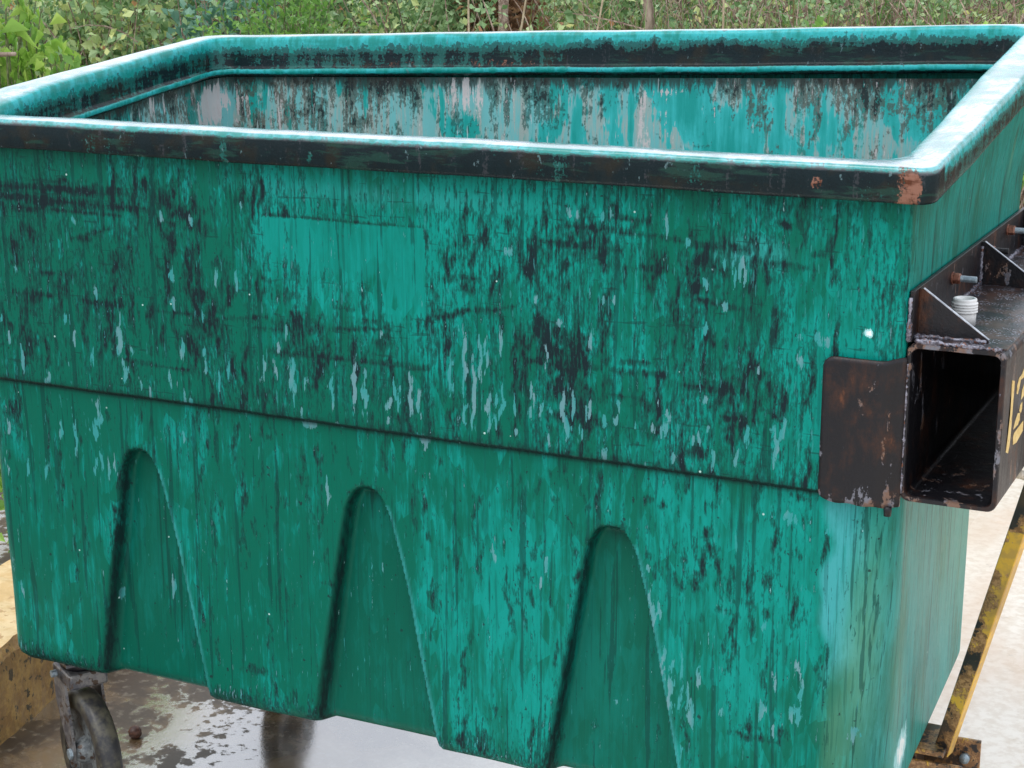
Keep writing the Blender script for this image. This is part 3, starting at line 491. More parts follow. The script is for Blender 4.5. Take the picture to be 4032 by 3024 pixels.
for zn in zs:
    c, r = ring(zn); P = rquad(c, r, NE); x, y = P[:, 0], P[:, 1]
    z = np.full(len(P), zn)
    if zn >= 1.25:
        zt = rim_z(x, y) - .045; z = 1.25 + (zn - 1.25) / .17 * (zt - 1.25)
    if zn < .935: P[:, 1] += recess(x, z) * (y < .05)
    front = np.clip((.02 - y) / .01, 0, 1); side = ((x > -.35) & (y > .004)).astype(float)
    if .937 < zn < .950:    # rounded under edge of the upper panel
        k = {.9385: 0, .9405: .0, .9425: .0, .9445: .0055, .9475: .0012}.get(round(zn, 4), 0); P[:, 1] += k * front
    a = list(paint(P[:, 0], z))
    fr = ((P[:, 1] < .06) & (P[:, 0] > -1.95))
    for i in (0, 1, 2, 6, 7): a[i] = np.where(fr, a[i], a[i] * 0)
    # right side wall: own marks (y, z)
    yy = P[:, 1]; sd = (P[:, 0] > -.15) & (yy > .03)
    chip = np.sqrt(((yy - .19) / .060) ** 2 + ((z - .425) / .042) ** 2)
    a[5] = np.where(sd, np.maximum(a[5], np.clip(1.4 - chip, 0, 1)), a[5])
    tn = np.clip(1.3 - np.sqrt(((yy - .10 - .1 * (.8 - z)) / .07) ** 2 + ((z - .62) / .28) ** 2), 0, 1) * .42 + np.clip(1.3 - np.sqrt(((yy - .40) / .10) ** 2 + ((z - .45) / .15) ** 2), 0, 1) * .2
    tn = tn + np.clip(1.2 - np.sqrt(((yy - .72) / .012) ** 2 + ((z - 1.42) / .06) ** 2), 0, 1) * .8
    a[4] = np.where(sd, np.maximum(a[4], tn), a[4])
    a[1] = np.where(sd, np.maximum(a[1], np.clip(1.3 - np.sqrt(((yy - .18) / .025) ** 2 + ((z - 1.335) / .03) ** 2), 0, 1) * .5), a[1])
    a[2] = np.where(sd, .75, a[2])
    push(warp_front(P, z), z, a)
for i in range(len(rings) - 1):
    a, n = rings[i]; b, _ = rings[i + 1]
    for j in range(n):
        j2 = (j + 1) % n; F.append((a + j, a + j2, b + j2, b + j))
F.append(tuple(range(rings[0][0] + rings[0][1]))[::-1])
body = mesh_obj('body', V, F, M_FRONT, dumpster, True, A)
body['label'] = 'green plastic body with a stepped upper panel, three tapering recesses and dark grimy streaks'

# ---- rim: swept lip between an outer and an inner loop
RNE = (230, 130, 230, 110)
outer = rquad([(-1.93, -.045), (.040, -.045), (.078, .97), (-1.985, .96)], (.05, .022, .06, .06), RNE, 12)
inner = rquad([(-1.85, .035), (-.040, .035), (-.004, .889), (-1.90, .880)], (.05, .060, .05, .05), RNE, 12)
zr = rim_z(outer[:, 0], outer[:, 1])
wv = .0007 * np.sin(np.arange(len(zr)) * .05) + .0004 * np.sin(np.arange(len(zr)) * .17 + 1)
prof = [(.40, -.052), (.10, -.056), (.03, -.055), (.0, -.049), (-.01, -.030), (-.005, -.012), (.012, -.0045), (.04, -.001), (.10, 0), (.3, .0008), (.5, .001), (.7, .0008), (.90, -.0002), (.955, -.0028), (.985, -.009), (1.0, -.020), (1.02, -.045), (1.035, -.066), (1.05, -.0705), (1.12, -.0725), (1.155, -.0755), (1.155, -.0825), (1.11, -.0875), (1.03, -.0895), (.98, -.092)]
V = []; F = []; at = {'grime': [], 'top': [], 'rust': []}
n = len(outer); xo, yo = outer[:, 0], outer[:, 1]
isfront = (yo < .0)
for f, dz in prof:
    P = outer * (1 - f) + inner * f; z = zr + wv + dz
    for p, q in zip(P, z): V.append((p[0], p[1], q))
    if dz > -.010 and .0 <= f <= .95: g = np.full(n, .12); t = np.ones(n) * (1 if .04 < f < .9 else .25)
    elif f < .5:      # outside face
        g = np.where(isfront, .95 if dz < -.008 else .45, .05 + .6 * (dz < -.025)); t = np.zeros(n)
    else:             # inside face: black band on the far side, streaky on the left
        k = np.clip((-dz - .014) / .018, 0, 1) * (dz > -.0735)
        g = k * np.where(yo > .8, (.70 + .25 * np.clip((xo + 1.6) / 1.0, 0, 1)), .80); t = np.zeros(n)
        if dz < -.084: g = g + .8
    at['grime'].extend(g); at['top'].extend(t)
    ru = np.clip(1.5 - np.hypot((xo + .000) / .016, np.full(n, (dz + .032) / .035)), 0, 1) * isfront * (f < .3)
    ru = np.maximum(ru, np.clip(1.3 - np.hypot((xo + .142) / .008, (dz + .036) / .010), 0, 1) * isfront * (f < .3))
    ru = np.maximum(ru, (np.clip(1.2 - np.hypot((xo + 1.3) / .45, (dz + .066) / .010), 0, 1) * .42) * (f > .9) * (yo > .8))
    at['rust'].extend(ru)
for i in range(len(prof) - 1):
    for j in range(n):
        j2 = (j + 1) % n; F.append((i * n + j, i * n + j2, (i + 1) * n + j2, (i + 1) * n + j))
rim = mesh_obj('rim', V, F, M_RIM, dumpster, True, at)
rim['label'] = 'thick rounded rim lip, wet top with painted pale sky sheen and black grimy outer face'

# ---- inside liner surface (walls and floor seen over the rim)
V = []; F = []; at = {'depth': [], 'grime': [], 'light': []}
hs = [(0, -.090), (0, -.10), (0, -.12)] + [(k, None) for k in np.linspace(.02, 1, 14)]
INE = (120, 70, 150, 60)
base = rquad([(-1.85, .028), (-.045, .028), (-.012, .896), (-1.905, .888)], (.05, .06, .05, .05), INE, 8)
low = rquad([(-1.80, .05), (-.07, .05), (-.10, .87), (-1.78, .86)], (.08, .12, .10, .08), INE, 8)
zb = rim_z(base[:, 0], base[:, 1])
for k, dz in hs:
    P = base * (1 - k) + low * k; z = zb + dz if dz is not None else (zb - .12) * (1 - k) + .37 * k
    for p, q in zip(P, z): V.append((p[0], p[1], q))
    dd = zb - .090 - z; at['depth'].extend(dd)
    sl = ((base[:, 0] < -1.80) & (base[:, 1] > .1)).astype(float)
    lt = np.clip(1.3 - np.sqrt(((base[:, 1] - .84) / .05) ** 2 + ((dd - .055) / .035) ** 2), 0, 1) * (base[:, 0] < -1.8)
    lt = np.maximum(lt, (np.clip(1.3 - np.hypot((base[:, 0] + 1.24) / .09, (dd - .05) / .05), 0, 1) * .55) * (base[:, 1] > .8))
    lt = np.maximum(lt, (np.clip(1.3 - np.hypot((base[:, 0] + .74) / .06, (dd - .03) / .022), 0, 1) * .6) * (base[:, 1] > .8))
    at['light'].extend(lt); at['grime'].extend(sl * .12 + np.where(base[:, 1] > .8, np.clip((base[:, 0] + .35) / .3, 0, 1) * .18 - np.clip(1 - abs(base[:, 0] + .72) / .25, 0, 1) * .18, 0))
n = len(base)
for i in range(len(hs) - 1):
    for j in range(n):
        j2 = (j + 1) % n; F.append((i * n + j, (i + 1) * n + j, (i + 1) * n + j2, i * n + j2))
F.append(tuple((len(hs) - 1) * n + j for j in range(n)))
inside = mesh_obj('inner_wall', V, F, M_IN, dumpster, True, at)
inside['label'] = 'stained inner walls, painted paler for sky light, with long drip streaks'

# ---- fork pocket on the right end
def rrect(x0, x1, z0, z1, r, n=6):
    out = []
    for cx, cz, a in ((x1 - r, z1 - r, 0), (x0 + r, z1 - r, 90), (x0 + r, z0 + r, 180), (x1 - r, z0 + r, 270)):
        for k in range(n + 1):
            t = math.radians(a + 90 * k / n); out.append((cx + r * math.cos(t), cz + r * math.sin(t)))
    return out
V = []; F = []; w = []
o1 = rrect(.0015, .1535, .947, 1.204, .016); i1 = rrect(.0105, .1445, .956, 1.195, .010); m = len(o1)
Y0, Y1 = -.006, .95
loops = [(o1, Y1), (o1, .6), (o1, .3), (o1, Y0 + .003), (rrect(.003, .152, .9485, 1.2025, .0145), Y0), (rrect(.009, .146, .9545, 1.1965, .0115), Y0), (i1, Y0 + .003), (i1, .3), (i1, .6), (i1, Y1)]
for L, y in loops:
    for p in L:
        V.append((p[0], y, p[1])); w.append(1.0 if (p[1] > 1.19 and y < .01) else (.5 if y < .0 else 0))
for i in range(len(loops) - 1):
    for j in range(m): F.append((i * m + j, (i + 1) * m + j, (i + 1) * m + (j + 1) % m, i * m + (j + 1) % m))
for j in range(m): F.append((j, (j + 1) % m, (len(loops) - 1) * m + (j + 1) % m, (len(loops) - 1) * m + j))
pocket = mesh_obj('fork_pocket', V, F, M_BLACK, dumpster, False, {'worn': w})
pocket['label'] = 'black rusty steel fork pocket, a square tube open to the front with a bolted back plate'
# back plate against the wall, wet top skin, weld beads
bm = bmesh.new()
box(bm, (.0018, -.004, 1.2045), (.0085, .95, 1.2850), .001)
o = bm_obj('mounting_plate', bm, M_BLACK, pocket)
bm = bmesh.new(); box(bm, (.0095, .004, 1.2042), (.1515, .948, 1.2062))
o = bm_obj('wet_top_plate', bm, M_WET, pocket)
V = []; F = []
def weld(p, q, r):
    p, q = Vector(p), Vector(q); k = max(4, int((q - p).length / .004)); pts = [p.lerp(q, i / k) + Vector(RNG.randn(3) * r * .12) for i in range(k + 1)]
    tube_arr(V, F, pts, [r * max(.35, 1 + .15 * math.sin(i * 2.1) + .22 * RNG.randn() + .25 * math.sin(i * .37)) for i in range(k + 1)], 7)
weld((.012, .000, 1.2065), (.145, -.002, 1.2055), .0042); weld((.012, .030, 1.208), (.115, .030, 1.208), .0035)
weld((.012, .50, 1.208), (.115, .50, 1.208), .0035); weld((.0100, .01, 1.208), (.0100, .9, 1.208), .0035)
weld((.0035, -.006, 1.205), (.0035, -.006, 1.275), .0035); weld((.0035, -.005, .96), (.0035, -.005, 1.17), .003); weld((.1475, -.004, .965), (.1475, -.004, 1.19), .0014)
weld((.009, .036, 1.21), (.009, .036, 1.278), .003); weld((.010, .494, 1.21), (.010, .494, 1.275), .003)
o = mesh_obj('weld_bead', V, F, simple('weld_metal', (.05, .045, .06), (.30, .30, .36), 90, .35, .2, c3=(.16, .06, .03)), pocket, True)
def gusset(y):
    bm = bmesh.new()
    prism(bm, [(.0088, 1.2066), (.1180, 1.2066), (.1180, 1.2105), (.0140, 1.2830), (.0088, 1.2830)], Matrix(((1, 0, 0, 0), (0, 0, -1, y + .006), (0, 1, 0, 0), (0, 0, 0, 1))), .006)
    o = bm_obj('gusset', bm, M_BLACK, pocket)
    bm = bmesh.new()   # bare worn edge along the slope
    d = Vector((.1040, 0, -.0725)); p = Vector((.0140, y, 1.2833)); nrm = Vector((.0725, 0, .1040)).normalized()
    vs = [bm.verts.new(p + d * a + nrm * c + Vector((0, b, 0))) for a in (0, 1) for b, c in ((0, 0), (.006, 0), (.006, .0012), (0, .0012))]
    for f in ((0, 1, 2, 3), (7, 6, 5, 4), (0, 4, 5, 1), (1, 5, 6, 2), (2, 6, 7, 3), (3, 7, 4, 0)): bm.faces.new([vs[i] for i in f])
    bm_obj('bare_edge', bm, simple('bare_steel_edge', (.28, .30, .34), (.50, .53, .58), 70, .3, .5), pocket)
gusset(.030); gusset(.494); gusset(.90)
def bolt(y, z, l, m2):
    Mx = Matrix.Translation((.0085, y, z)) @ Matrix.Rotation(math.radians(90), 4, 'Y') @ Matrix.Rotation(.3 * y * 9, 4, 'Z')
    V = []; F = []; lathe(V, F, [(.0001, 0), (.0105, 0), (.0105, .002), (.0098, .0025)], 20, Mx)
    lathe(V, F, [(.0085, .002), (.0092, .004), (.0092, .012), (.0078, .0145), (.0001, .0145)], 6, Mx)
    b = mesh_obj('bolt', V, F, M_BOLT, pocket, False)
    V = []; F = []; prof = []
    h = .0135
    while h < l: prof += [(.0050, h), (.0058, h + .0008)]; h += .0018
    prof += [(.0048, l + .001), (.0001, l + .0015)]
    lathe(V, F, prof, 14, Mx); o = mesh_obj('bolt_shank', V, F, m2, b, False); o.matrix_parent_inverse = Matrix()
bolt(.262, 1.2585, .040, M_BOLT2); bolt(.545, 1.2600, .038, M_BLACK); bolt(.735, 1.268, .036, M_BOLT2)
bm = bmesh.new(); box(bm, (.0108, .925, .958), (.1442, .931, 1.130)); bm_obj('stop_plate', bm, M_BLACK, pocket)
# ---- guard flap curling round the front wall
V = []; F = []; w = []
nx, nzz = 22, 30
x0, x1, z0, z1 = -.1245, .004, .9365, 1.1745
def fy(x):
    t = np.clip((x + .030) / .034, 0, 1); return -.0245 - .003 * math.sin((x + .12) * 20) + .0165 * t * t * (3 - 2 * t)
def corner(x, z, r=.018):
    # pull the two free left corners round
    for cz, s in ((z0, 1), (z1, -1)):
        cx, cc = x0 + r, cz + s * r
        if x < cx and (z - cc) * s < 0:
            dx, dz = x - cx, z - cc; k = max(abs(dx), abs(dz)); L = math.hypot(dx, dz)
            if L > 1e-6: x, z = cx + dx / L * k, cc + dz / L * k
    return x, z
for side in (0, 1):
    for j in range(nzz + 1):
        for i in range(nx + 1):
            x = x0 + (x1 - x0) * i / nx; z = z0 + (z1 - z0) * j / nzz; x, z = corner(x, z)
            z2 = z + (.004 * math.sin(i * .9) * .3 if j == 0 else 0) + .0055 * smooth(np.array((x + .03) / .03)).item() * (j / nzz)
            V.append((x, fy(x) + side * .005, z2)); w.append(.9 * max(0, 1 - j / 7) + .5 * (j > 22 and 12 < i < 18) + (.25 if i > 12 and j < 14 else 0))
K = (nx + 1) * (nzz + 1)
q = lambda s, i, j: s * K + j * (nx + 1) + i
for j in range(nzz):
    for i in range(nx):
        F.append((q(0, i, j), q(0, i + 1, j), q(0, i + 1, j + 1), q(0, i, j + 1))); F.append((q(1, i, j), q(1, i, j + 1), q(1, i + 1, j + 1), q(1, i + 1, j)))
for i in range(nx): F.append((q(0, i, 0), q(1, i, 0), q(1, i + 1, 0), q(0, i + 1, 0))); F.append((q(0, i, nzz), q(0, i + 1, nzz), q(1, i + 1, nzz), q(1, i, nzz)))
for j in range(nzz): F.append((q(0, 0, j), q(0, 0, j + 1), q(1, 0, j + 1), q(1, 0, j))); F.append((q(0, nx, j), q(1, nx, j), q(1, nx, j + 1), q(0, nx, j + 1)))
flap = mesh_obj('guard_flap', V, F, M_RUSTY, pocket, True, {'worn': w}); flap['label'] = 'curved rust-brown guard flap with rounded corners'
V = []; F = []; lathe(V, F, [(.0001, -.012), (.006, -.011), (.0065, -.002), (.0065, .004), (.0001, .005)], 12, Matrix.Translation((-.012, -.018, .934)))
mesh_obj('bolt', V, F, M_BLACK, pocket, True)
# stencilled yellow 12
bm = bmesh.new()
for poly in LET:
    vs = [bm.verts.new((.1537, a, b)) for a, b in poly]; ws = [bm.verts.new((.1541, a, b)) for a, b in poly]
    bm.faces.new(ws); k = len(poly)
    for i in range(k): bm.faces.new((vs[i], vs[(i + 1) % k], ws[(i + 1) % k], ws[i]))
bmesh.ops.triangulate(bm, faces=bm.faces)
bm_obj('stencilled_number', bm, M_PAINT, pocket)['label'] = 'yellow stencilled 12'
for ch in (flap,): pass

# ---- casters (parts of the dumpster): mount + fork, wheel > tyre
def caster(x, y, yaw):
    M = Matrix.Translation((x, y, 0)) @ Matrix.Rotation(yaw, 4, 'Z')      # rolls along local x, axle along local y
    R = .137; cz = GZ + .137; off = .030; K = 1.11
    bm = bmesh.new()
    box(bm, (-.055, -.05, .3085), (.055, .05, .3165), .001, M); box(bm, (-.055, -.043, .252), (.05, .043, .288), .006, M)
    for s in (-1, 1):
        Mp = M @ Matrix(((1, 0, 0, 0), (0, 0, 1, s * .040 - .003), (0, 1, 0, 0), (0, 0, 0, 1)))
        prism(bm, [(-.055, .280), (.005, .280), (off + .004, cz + .05), (off + .014, cz + .01), (off + .010, cz - .018), (off - .012, cz - .022), (off - .026, cz + .01), (-.048, .2)], Mp, .006)
    V0 = bm_obj('caster', bm, M_FORK, dumpster)
    V = []; F = []; lathe(V, F, [(.04, .288), (.043, .292), (.043, .304), (.038, .3085)], 24, M)
    mesh_obj('swivel', V, F, M_BLACK, V0, True)
    Mw = M @ Matrix.Translation((off, 0, cz)) @ Matrix.Rotation(math.radians(90), 4, 'X')
    V = []; F = []
    lathe(V, F, [(.0001, -.036), (.016, -.036), (.020, -.030), (.024, -.024), (.03, -.010), (.075, -.010), (.086, -.022), (.089, -.0225), (.089, .0225), (.086, .022), (.075, .010), (.03, .010), (.024, .024), (.02, .03), (.016, .036), (.0001, .036)], 48, Mw @ Matrix.Diagonal((K, K, 1, 1)))
    for k in range(5):
        a = 2 * math.pi * k / 5; tube_arr(V, F, [Mw @ Vector((.02 * math.cos(a), .02 * math.sin(a), -.014)), Mw @ Vector((.08 * math.cos(a), .08 * math.sin(a), -.013))], .007, 6)
    mesh_obj('wheel', V, F, M_WHEEL, V0, True)
    V = []; F = []
    lathe(V, F, [(.087, -.0235), (.094, -.0255), (.108, -.0255), (.117, -.022), (.1220, -.014), (.1235, 0), (.1220, .014), (.117, .022), (.108, .0255), (.094, .0255), (.087, .0235)], 64, Mw @ Matrix.Diagonal((K, K, 1, 1)))
    mesh_obj('tyre', V, F, M_TYRE, V0, True)
    V = []; F = []; lathe(V, F, [(.0001, -.052), (.008, -.051), (.008, -.044), (.012, -.043), (.012, -.0435)], 6, Mw); mesh_obj('axle_bolt', V, F, M_BOLT2, V0, False)
    V = []; F = []; lathe(V, F, [(.012, .0435), (.012, .050), (.0001, .051)], 6, Mw); mesh_obj('axle_nut', V, F, M_BOLT2, V0, False)
    V = []; F = []; tube_arr(V, F, [M @ Vector((-.030, -.056, .268)), M @ Vector((-.030, -.044, .268))], .008, 8); mesh_obj('bolt', V, F, M_BOLT2, V0, False)
caster(-1.772, .10, math.radians(-30)); caster(-1.74, .82, math.radians(100)); caster(-.20, .82, math.radians(75)); caster(-.17, .12, math.radians(100))

# ================================================================== things on and around the dumpster
V = []; F = []; prof = [(.0001, .002), (.0165, .0), (.0170, .016), (.0165, .018)]
for k in range(4): prof += [(.0172, .0195 + k * .0042), (.0188, .0205 + k * .0042), (.0188, .0220 + k * .0042), (.0172, .0230 + k * .0042)]
prof += [(.0168, .0372), (.0172, .0395), (.0160, .0415), (.0120, .0415), (.0115, .030), (.0001, .030)]
lathe(V, F, prof, 40, Matrix.Translation((.0545, .150, 1.2062)) @ Matrix.Diagonal((1.12, 1.12, 1.05, 1)))
tag(mesh_obj('plastic_fitting', V, F, M_WHITE, None, True), 'small white ribbed plastic fitting standing on the wet top of the black fork pocket', 'fitting')

# rope from the pocket's underside to the bar
rope_pts = [Vector(p) for p in [(.02, .26, .938), (.09, .262, .9405), (.135, .264, .9335), (.165, .28, .924), (.195, .315, .918), (.215, .345, .922), (.205, .37, .93), (.17, .36, .932)]]
def strand(pts, r, ph, n=120):
    out = []
    for i in range(n + 1):
        t = i / n * (len(pts) - 1); k = min(int(t), len(pts) - 2); p = pts[k].lerp(pts[k + 1], t - k); d = (pts[k + 1] - pts[k]).normalized()
        a = d.cross(Vector((0, 0, 1))).normalized(); b = d.cross(a); th = t * 16 + ph; out.append(p + (a * math.cos(th) + b * math.sin(th)) * r)
    return out
V = []; F = []
for k in range(3): tube_arr(V, F, strand(rope_pts, .0042, k * 2.094), .0045, 7)
tag(mesh_obj('rope', V, F, M_ROPE, None, True), 'pale twisted rope tying the yellow bar to the underside of the black fork pocket', 'rope')

# yellow tow bar leaning beside the dumpster, with its clevis bracket at the foot
B0 = Vector((.000, .486, .295)); B1 = Vector((.165, .330, .930)); ax = (B1 - B0).normalized(); B1 = B1 + ax * .12
tow = tag(empty('tow_bar', (B0.x, B0.y, .26)), 'leaning yellow steel bar, rusty and peeling, bracketed at its foot beside the dumpster', 'tow bar')
vdir = (B0 - Vector((.6157, -2.6485, 1.8254))).normalized()
sx = Vector((1, -.30, 0)); sx = (sx - ax * sx.dot(ax)).normalized(); sy = ax.cross(sx).normalized()
if sy.y > 0: sy = -sy
bm = bmesh.new(); ring_ = []
N = 60
for i in range(N + 1):
    p = B0.lerp(B1, i / N); row = []
    for a, b in ((-.0155, -.010), (-.0138, -.012), (.0138, -.012), (.0155, -.010), (.0155, .010), (.0138, .012), (-.0138, .012), (-.0155, .010)): row.append(bm.verts.new(p + sx * a - sy * b))
    ring_.append(row)
for i in range(N):
    for j in range(8): bm.faces.new((ring_[i][j], ring_[i][(j + 1) % 8], ring_[i + 1][(j + 1) % 8], ring_[i + 1][j]))
bm.faces.new(ring_[0]); bm.faces.new(ring_[-1])
bar = bm_obj('bar', bm, M_YEL, tow)
wv_ = [];
for v in bar.data.vertices:
    t = (v.co - B0).dot(ax) / (B1 - B0).length; s_ = (v.co - B0).dot(sx)
    wv_.append(.35 * (1 if t < .40 else (-.3 if t < .68 else 1.6)) + (-1.2 if s_ > .0145 and t < .8 else .0) + (.25 if s_ < -.0125 else 0))
at_ = bar.data.attributes.new('wear', 'FLOAT', 'POINT'); at_.data.foreach_set('value', wv_)
bm = bmesh.new()
def plate(cx, cy, z0, z1, hw, th, yaw):
    Mx = Matrix.Translation((cx, cy, 0)) @ Matrix.Rotation(yaw, 4, 'Z'); box(bm, (-hw, -th / 2, z0), (hw, th / 2, z1), .0015, Mx)
plate(-.030, .440, .205, .288, .075, .008, .10); plate(.005, .545, .215, .300, .055, .008, .06); plate(-.035, .495, .200, .208, .06, .10, .08)
Mx = Matrix.Translation((-.052, .520, 0)) @ Matrix.Rotation(1.45, 4, 'Z'); box(bm, (-.035, -.004, .21), (.035, .004, .302), .0015, Mx)
box(bm, (-.13, .44, .3), (.01, .56, .312), .002)
br = bm_obj('bracket', bm, M_YEL, tow); at_ = br.data.attributes.new('wear', 'FLOAT', 'POINT'); at_.data.foreach_set('value', [.55] * len(br.data.vertices))
V = []; F = []; lathe(V, F, [(.0001, -.006), (.010, -.006), (.010, .006), (.0001, .007)], 16, Matrix.Translation((.032, .538, .262)) @ Matrix.Rotation(math.radians(90), 4, 'X'))
mesh_obj('bolt', V, F, M_BOLT2, tow, True)

# ================================================================== ground, kerb, bank
bm = bmesh.new()
xs = list(np.linspace(-6, 6, 25)); ys = list(np.linspace(-4, 7, 23)); xs = [-150, -40, -12] + xs + [12, 40, 150]; ys = [-60, -20, -8] + ys + [12, 40, 150]
gv = [[bm.verts.new((x, y, GZ)) for x in xs] for y in ys]
for j in range(len(ys) - 1):
    for i in range(len(xs) - 1): bm.faces.new((gv[j][i], gv[j][i + 1], gv[j + 1][i + 1], gv[j + 1][i]))
tag(bm_obj('ground', bm, wet_ground()), kind='structure')
# kerb: cast block running away from the camera, slightly crumbled edges
V = []; F = []; kn = 70
prof = [(0, 0), (.006, .16), (.022, .182), (.30, .186), (.315, .17), (.32, 0)]
for i in range(kn + 1):
    y = -.9 + 2.3 * i / kn; xe = -2.085 - .255 * (y - .0) * .9
    for k, (a, z) in enumerate(prof):
        V.append((xe - a + RNG.randn() * .0025, y, z + RNG.randn() * .003 if z > 0 else GZ - .01))
m = len(prof)
for i in range(kn):
    for k in range(m - 1): F.append((i * m + k, i * m + k + 1, (i + 1) * m + k + 1, (i + 1) * m + k))
F.append(tuple(range(m))[::-1]); F.append(tuple(kn * m + k for k in range(m)))
kerb = mesh_obj('concrete_kerb', V, F, M_KERB, None, False)
kerb.data.materials.append(M_KERBF)
for p in kerb.data.polygons:
    if abs(p.normal.z) < .6: p.material_index = 1
tag(kerb, 'low ochre-yellow painted concrete kerb block behind the dumpster\'s left wheel', 'kerb')
# ================================================================== vegetation
def bank_h(x, y):
    edge = np.interp(x, [-12, -6, -3.6, -2.3, 3], [4.2, 4.4, 4.8, 5.2, 5.6])
    t = np.clip((y - edge) / 3.8, 0, 1); return GZ + (t * t * (3 - 2 * t)) * 1.55 + np.clip(y - edge - 3.8, 0, 30) * .03
def build_bank():
    V = []; F = []; xs = np.linspace(-26, 12, 150); ys = np.linspace(.6, 16, 80)
    for y in ys:
        for x in xs:
            h = float(bank_h(x, y)); V.append((x, y, -.03 + h + .04 * math.sin(x * 3.1 + y * 2.2) * min(h * 3, 1) + .03 * RNG.randn() * min(h * 3, 1)))
    n = len(xs)
    for j in range(len(ys) - 1):
        for i in range(n - 1): F.append((j * n + i, j * n + i + 1, (j + 1) * n + i + 1, (j + 1) * n + i))
    tag(mesh_obj('terrain', V, F, simple('leaf_litter_soil', (.07, .045, .028), (.20, .13, .085), 9, .8, bump=.8, c3=(.035, .05, .02), bd=.02), None, True), kind='structure')
build_bank()
def leaves(name, cen, nrm, size, aspect, tint, mat, parent=None, fold=.25, droop=0.0):
    """cen (n,3) leaf bases, nrm (n,3) pointing directions; 4-point folded leaves"""
    n = len(cen); d = nrm / np.linalg.norm(nrm, axis=1, keepdims=True)
    rnd = RNG.randn(n, 3); s = np.cross(d, rnd); s /= np.linalg.norm(s, axis=1, keepdims=True); u = np.cross(s, d)
    L = size[:, None]; Wd = (size * aspect)[:, None]
    tip = cen + d * L + np.array([0, 0, -1]) * L * droop
    mid = cen + d * L * .5
    a = mid + s * Wd * .5 + u * Wd * fold; b = mid - s * Wd * .5 + u * Wd * fold
    q = cen + d * L * .16
    V = np.stack([cen, a, tip, b], 1).reshape(-1, 3)
    F = np.stack([[4 * i, 4 * i + 1, 4 * i + 2] for i in range(n)] + [[4 * i, 4 * i + 2, 4 * i + 3] for i in range(n)])
    t = np.repeat(tint, 4)
    return mesh_obj(name, V.tolist(), F.tolist(), mat, parent, False, {'tint': t})
def cloud(cx, cy, cz, r, n, flat=1.0):
    p = RNG.randn(n, 3); p /= np.linalg.norm(p, axis=1, keepdims=True); p *= (RNG.rand(n, 1) ** .45)
    p[:, 2] *= flat; return p * r + np.array([cx, cy, cz])
LM_BRAMBLE = leaf_mat('bramble_leaves', [(.09, .18, .065), (.22, .38, .15), (.38, .54, .28), (.54, .64, .25), (.60, .60, .20), (.55, .27, .14)])
LM_BRIGHT = leaf_mat('bright_weed_leaves', [(.12, .27, .06), (.22, .43, .09), (.36, .60, .10), (.50, .66, .16)], trans=.35)
LM_BLUE = leaf_mat('blue_green_leaves', [(.08, .20, .13), (.17, .37, .25), (.32, .52, .38)])
LM_DRY = leaf_mat('dry_leaves', [(.12, .065, .035), (.26, .14, .075), (.40, .24, .13), (.45, .20, .08)])
LM_FLOWER = leaf_mat('pale_flower_tufts', [(.34, .42, .26), (.55, .58, .42), (.70, .72, .58)])
LM_STEM = simple('woody_stems', (.20, .13, .10), (.46, .36, .28), 40, .75)
LM_STEMG = simple('green_stems', (.10, .13, .05), (.24, .24, .12), 40, .7)
def zone(x):     # visible mixture along the bank
    return x
def undergrowth():
    C = []; N = []; S_ = []; T = []
    nclump = 6000
    for k in range(nclump):
        x = RNG.uniform(-13, 2.5) if k % 5 == 0 else RNG.uniform(-9.5, .2)
        lo = float(np.interp(x, [-12, -6, -3.6, -2.3, 3], [4.6, 4.8, 5.2, 5.5, 5.9]))
        y = lo + RNG.rand() ** .8 * 3.2
        if y < 3 and x > -4.0: continue
        # keep clear sight lines for the near-left foliage
        h = float(bank_h(x, y)); z = h + RNG.uniform(.02, .65) if k % 3 == 0 else max(h, RNG.uniform(.75, 1.65))
        if y < 3.2: z = min(z, 1.5)
        r = RNG.uniform(.08, .24); n = int(RNG.uniform(10, 26))
        if x > -3.4 and RNG.rand() < .62: continue
        p = cloud(x, y, z, r, n, .8); C.append(p)
        d = RNG.randn(n, 3) * .7 + np.array([.1, -.6, .35]); N.append(d)
        S_.append(RNG.uniform(.026, .062, n) * RNG.uniform(.7, 1.15))
        base = RNG.choice([.05, .2, .35, .5, .62], p=[.22, .26, .26, .18, .08]); T.append(np.clip(base + RNG.randn(n) * .09 + (RNG.rand(n) < .03) * .6, 0, 1))
    C = np.concatenate(C); N = np.concatenate(N); S_ = np.concatenate(S_); T = np.concatenate(T)
    o = leaves('undergrowth', C, N, S_, .72, T, LM_BRAMBLE, None, .15)
    tag(o, 'tangled mass of brambles and ivy covering the bank behind the dumpster', 'undergrowth', kind='stuff')
undergrowth()
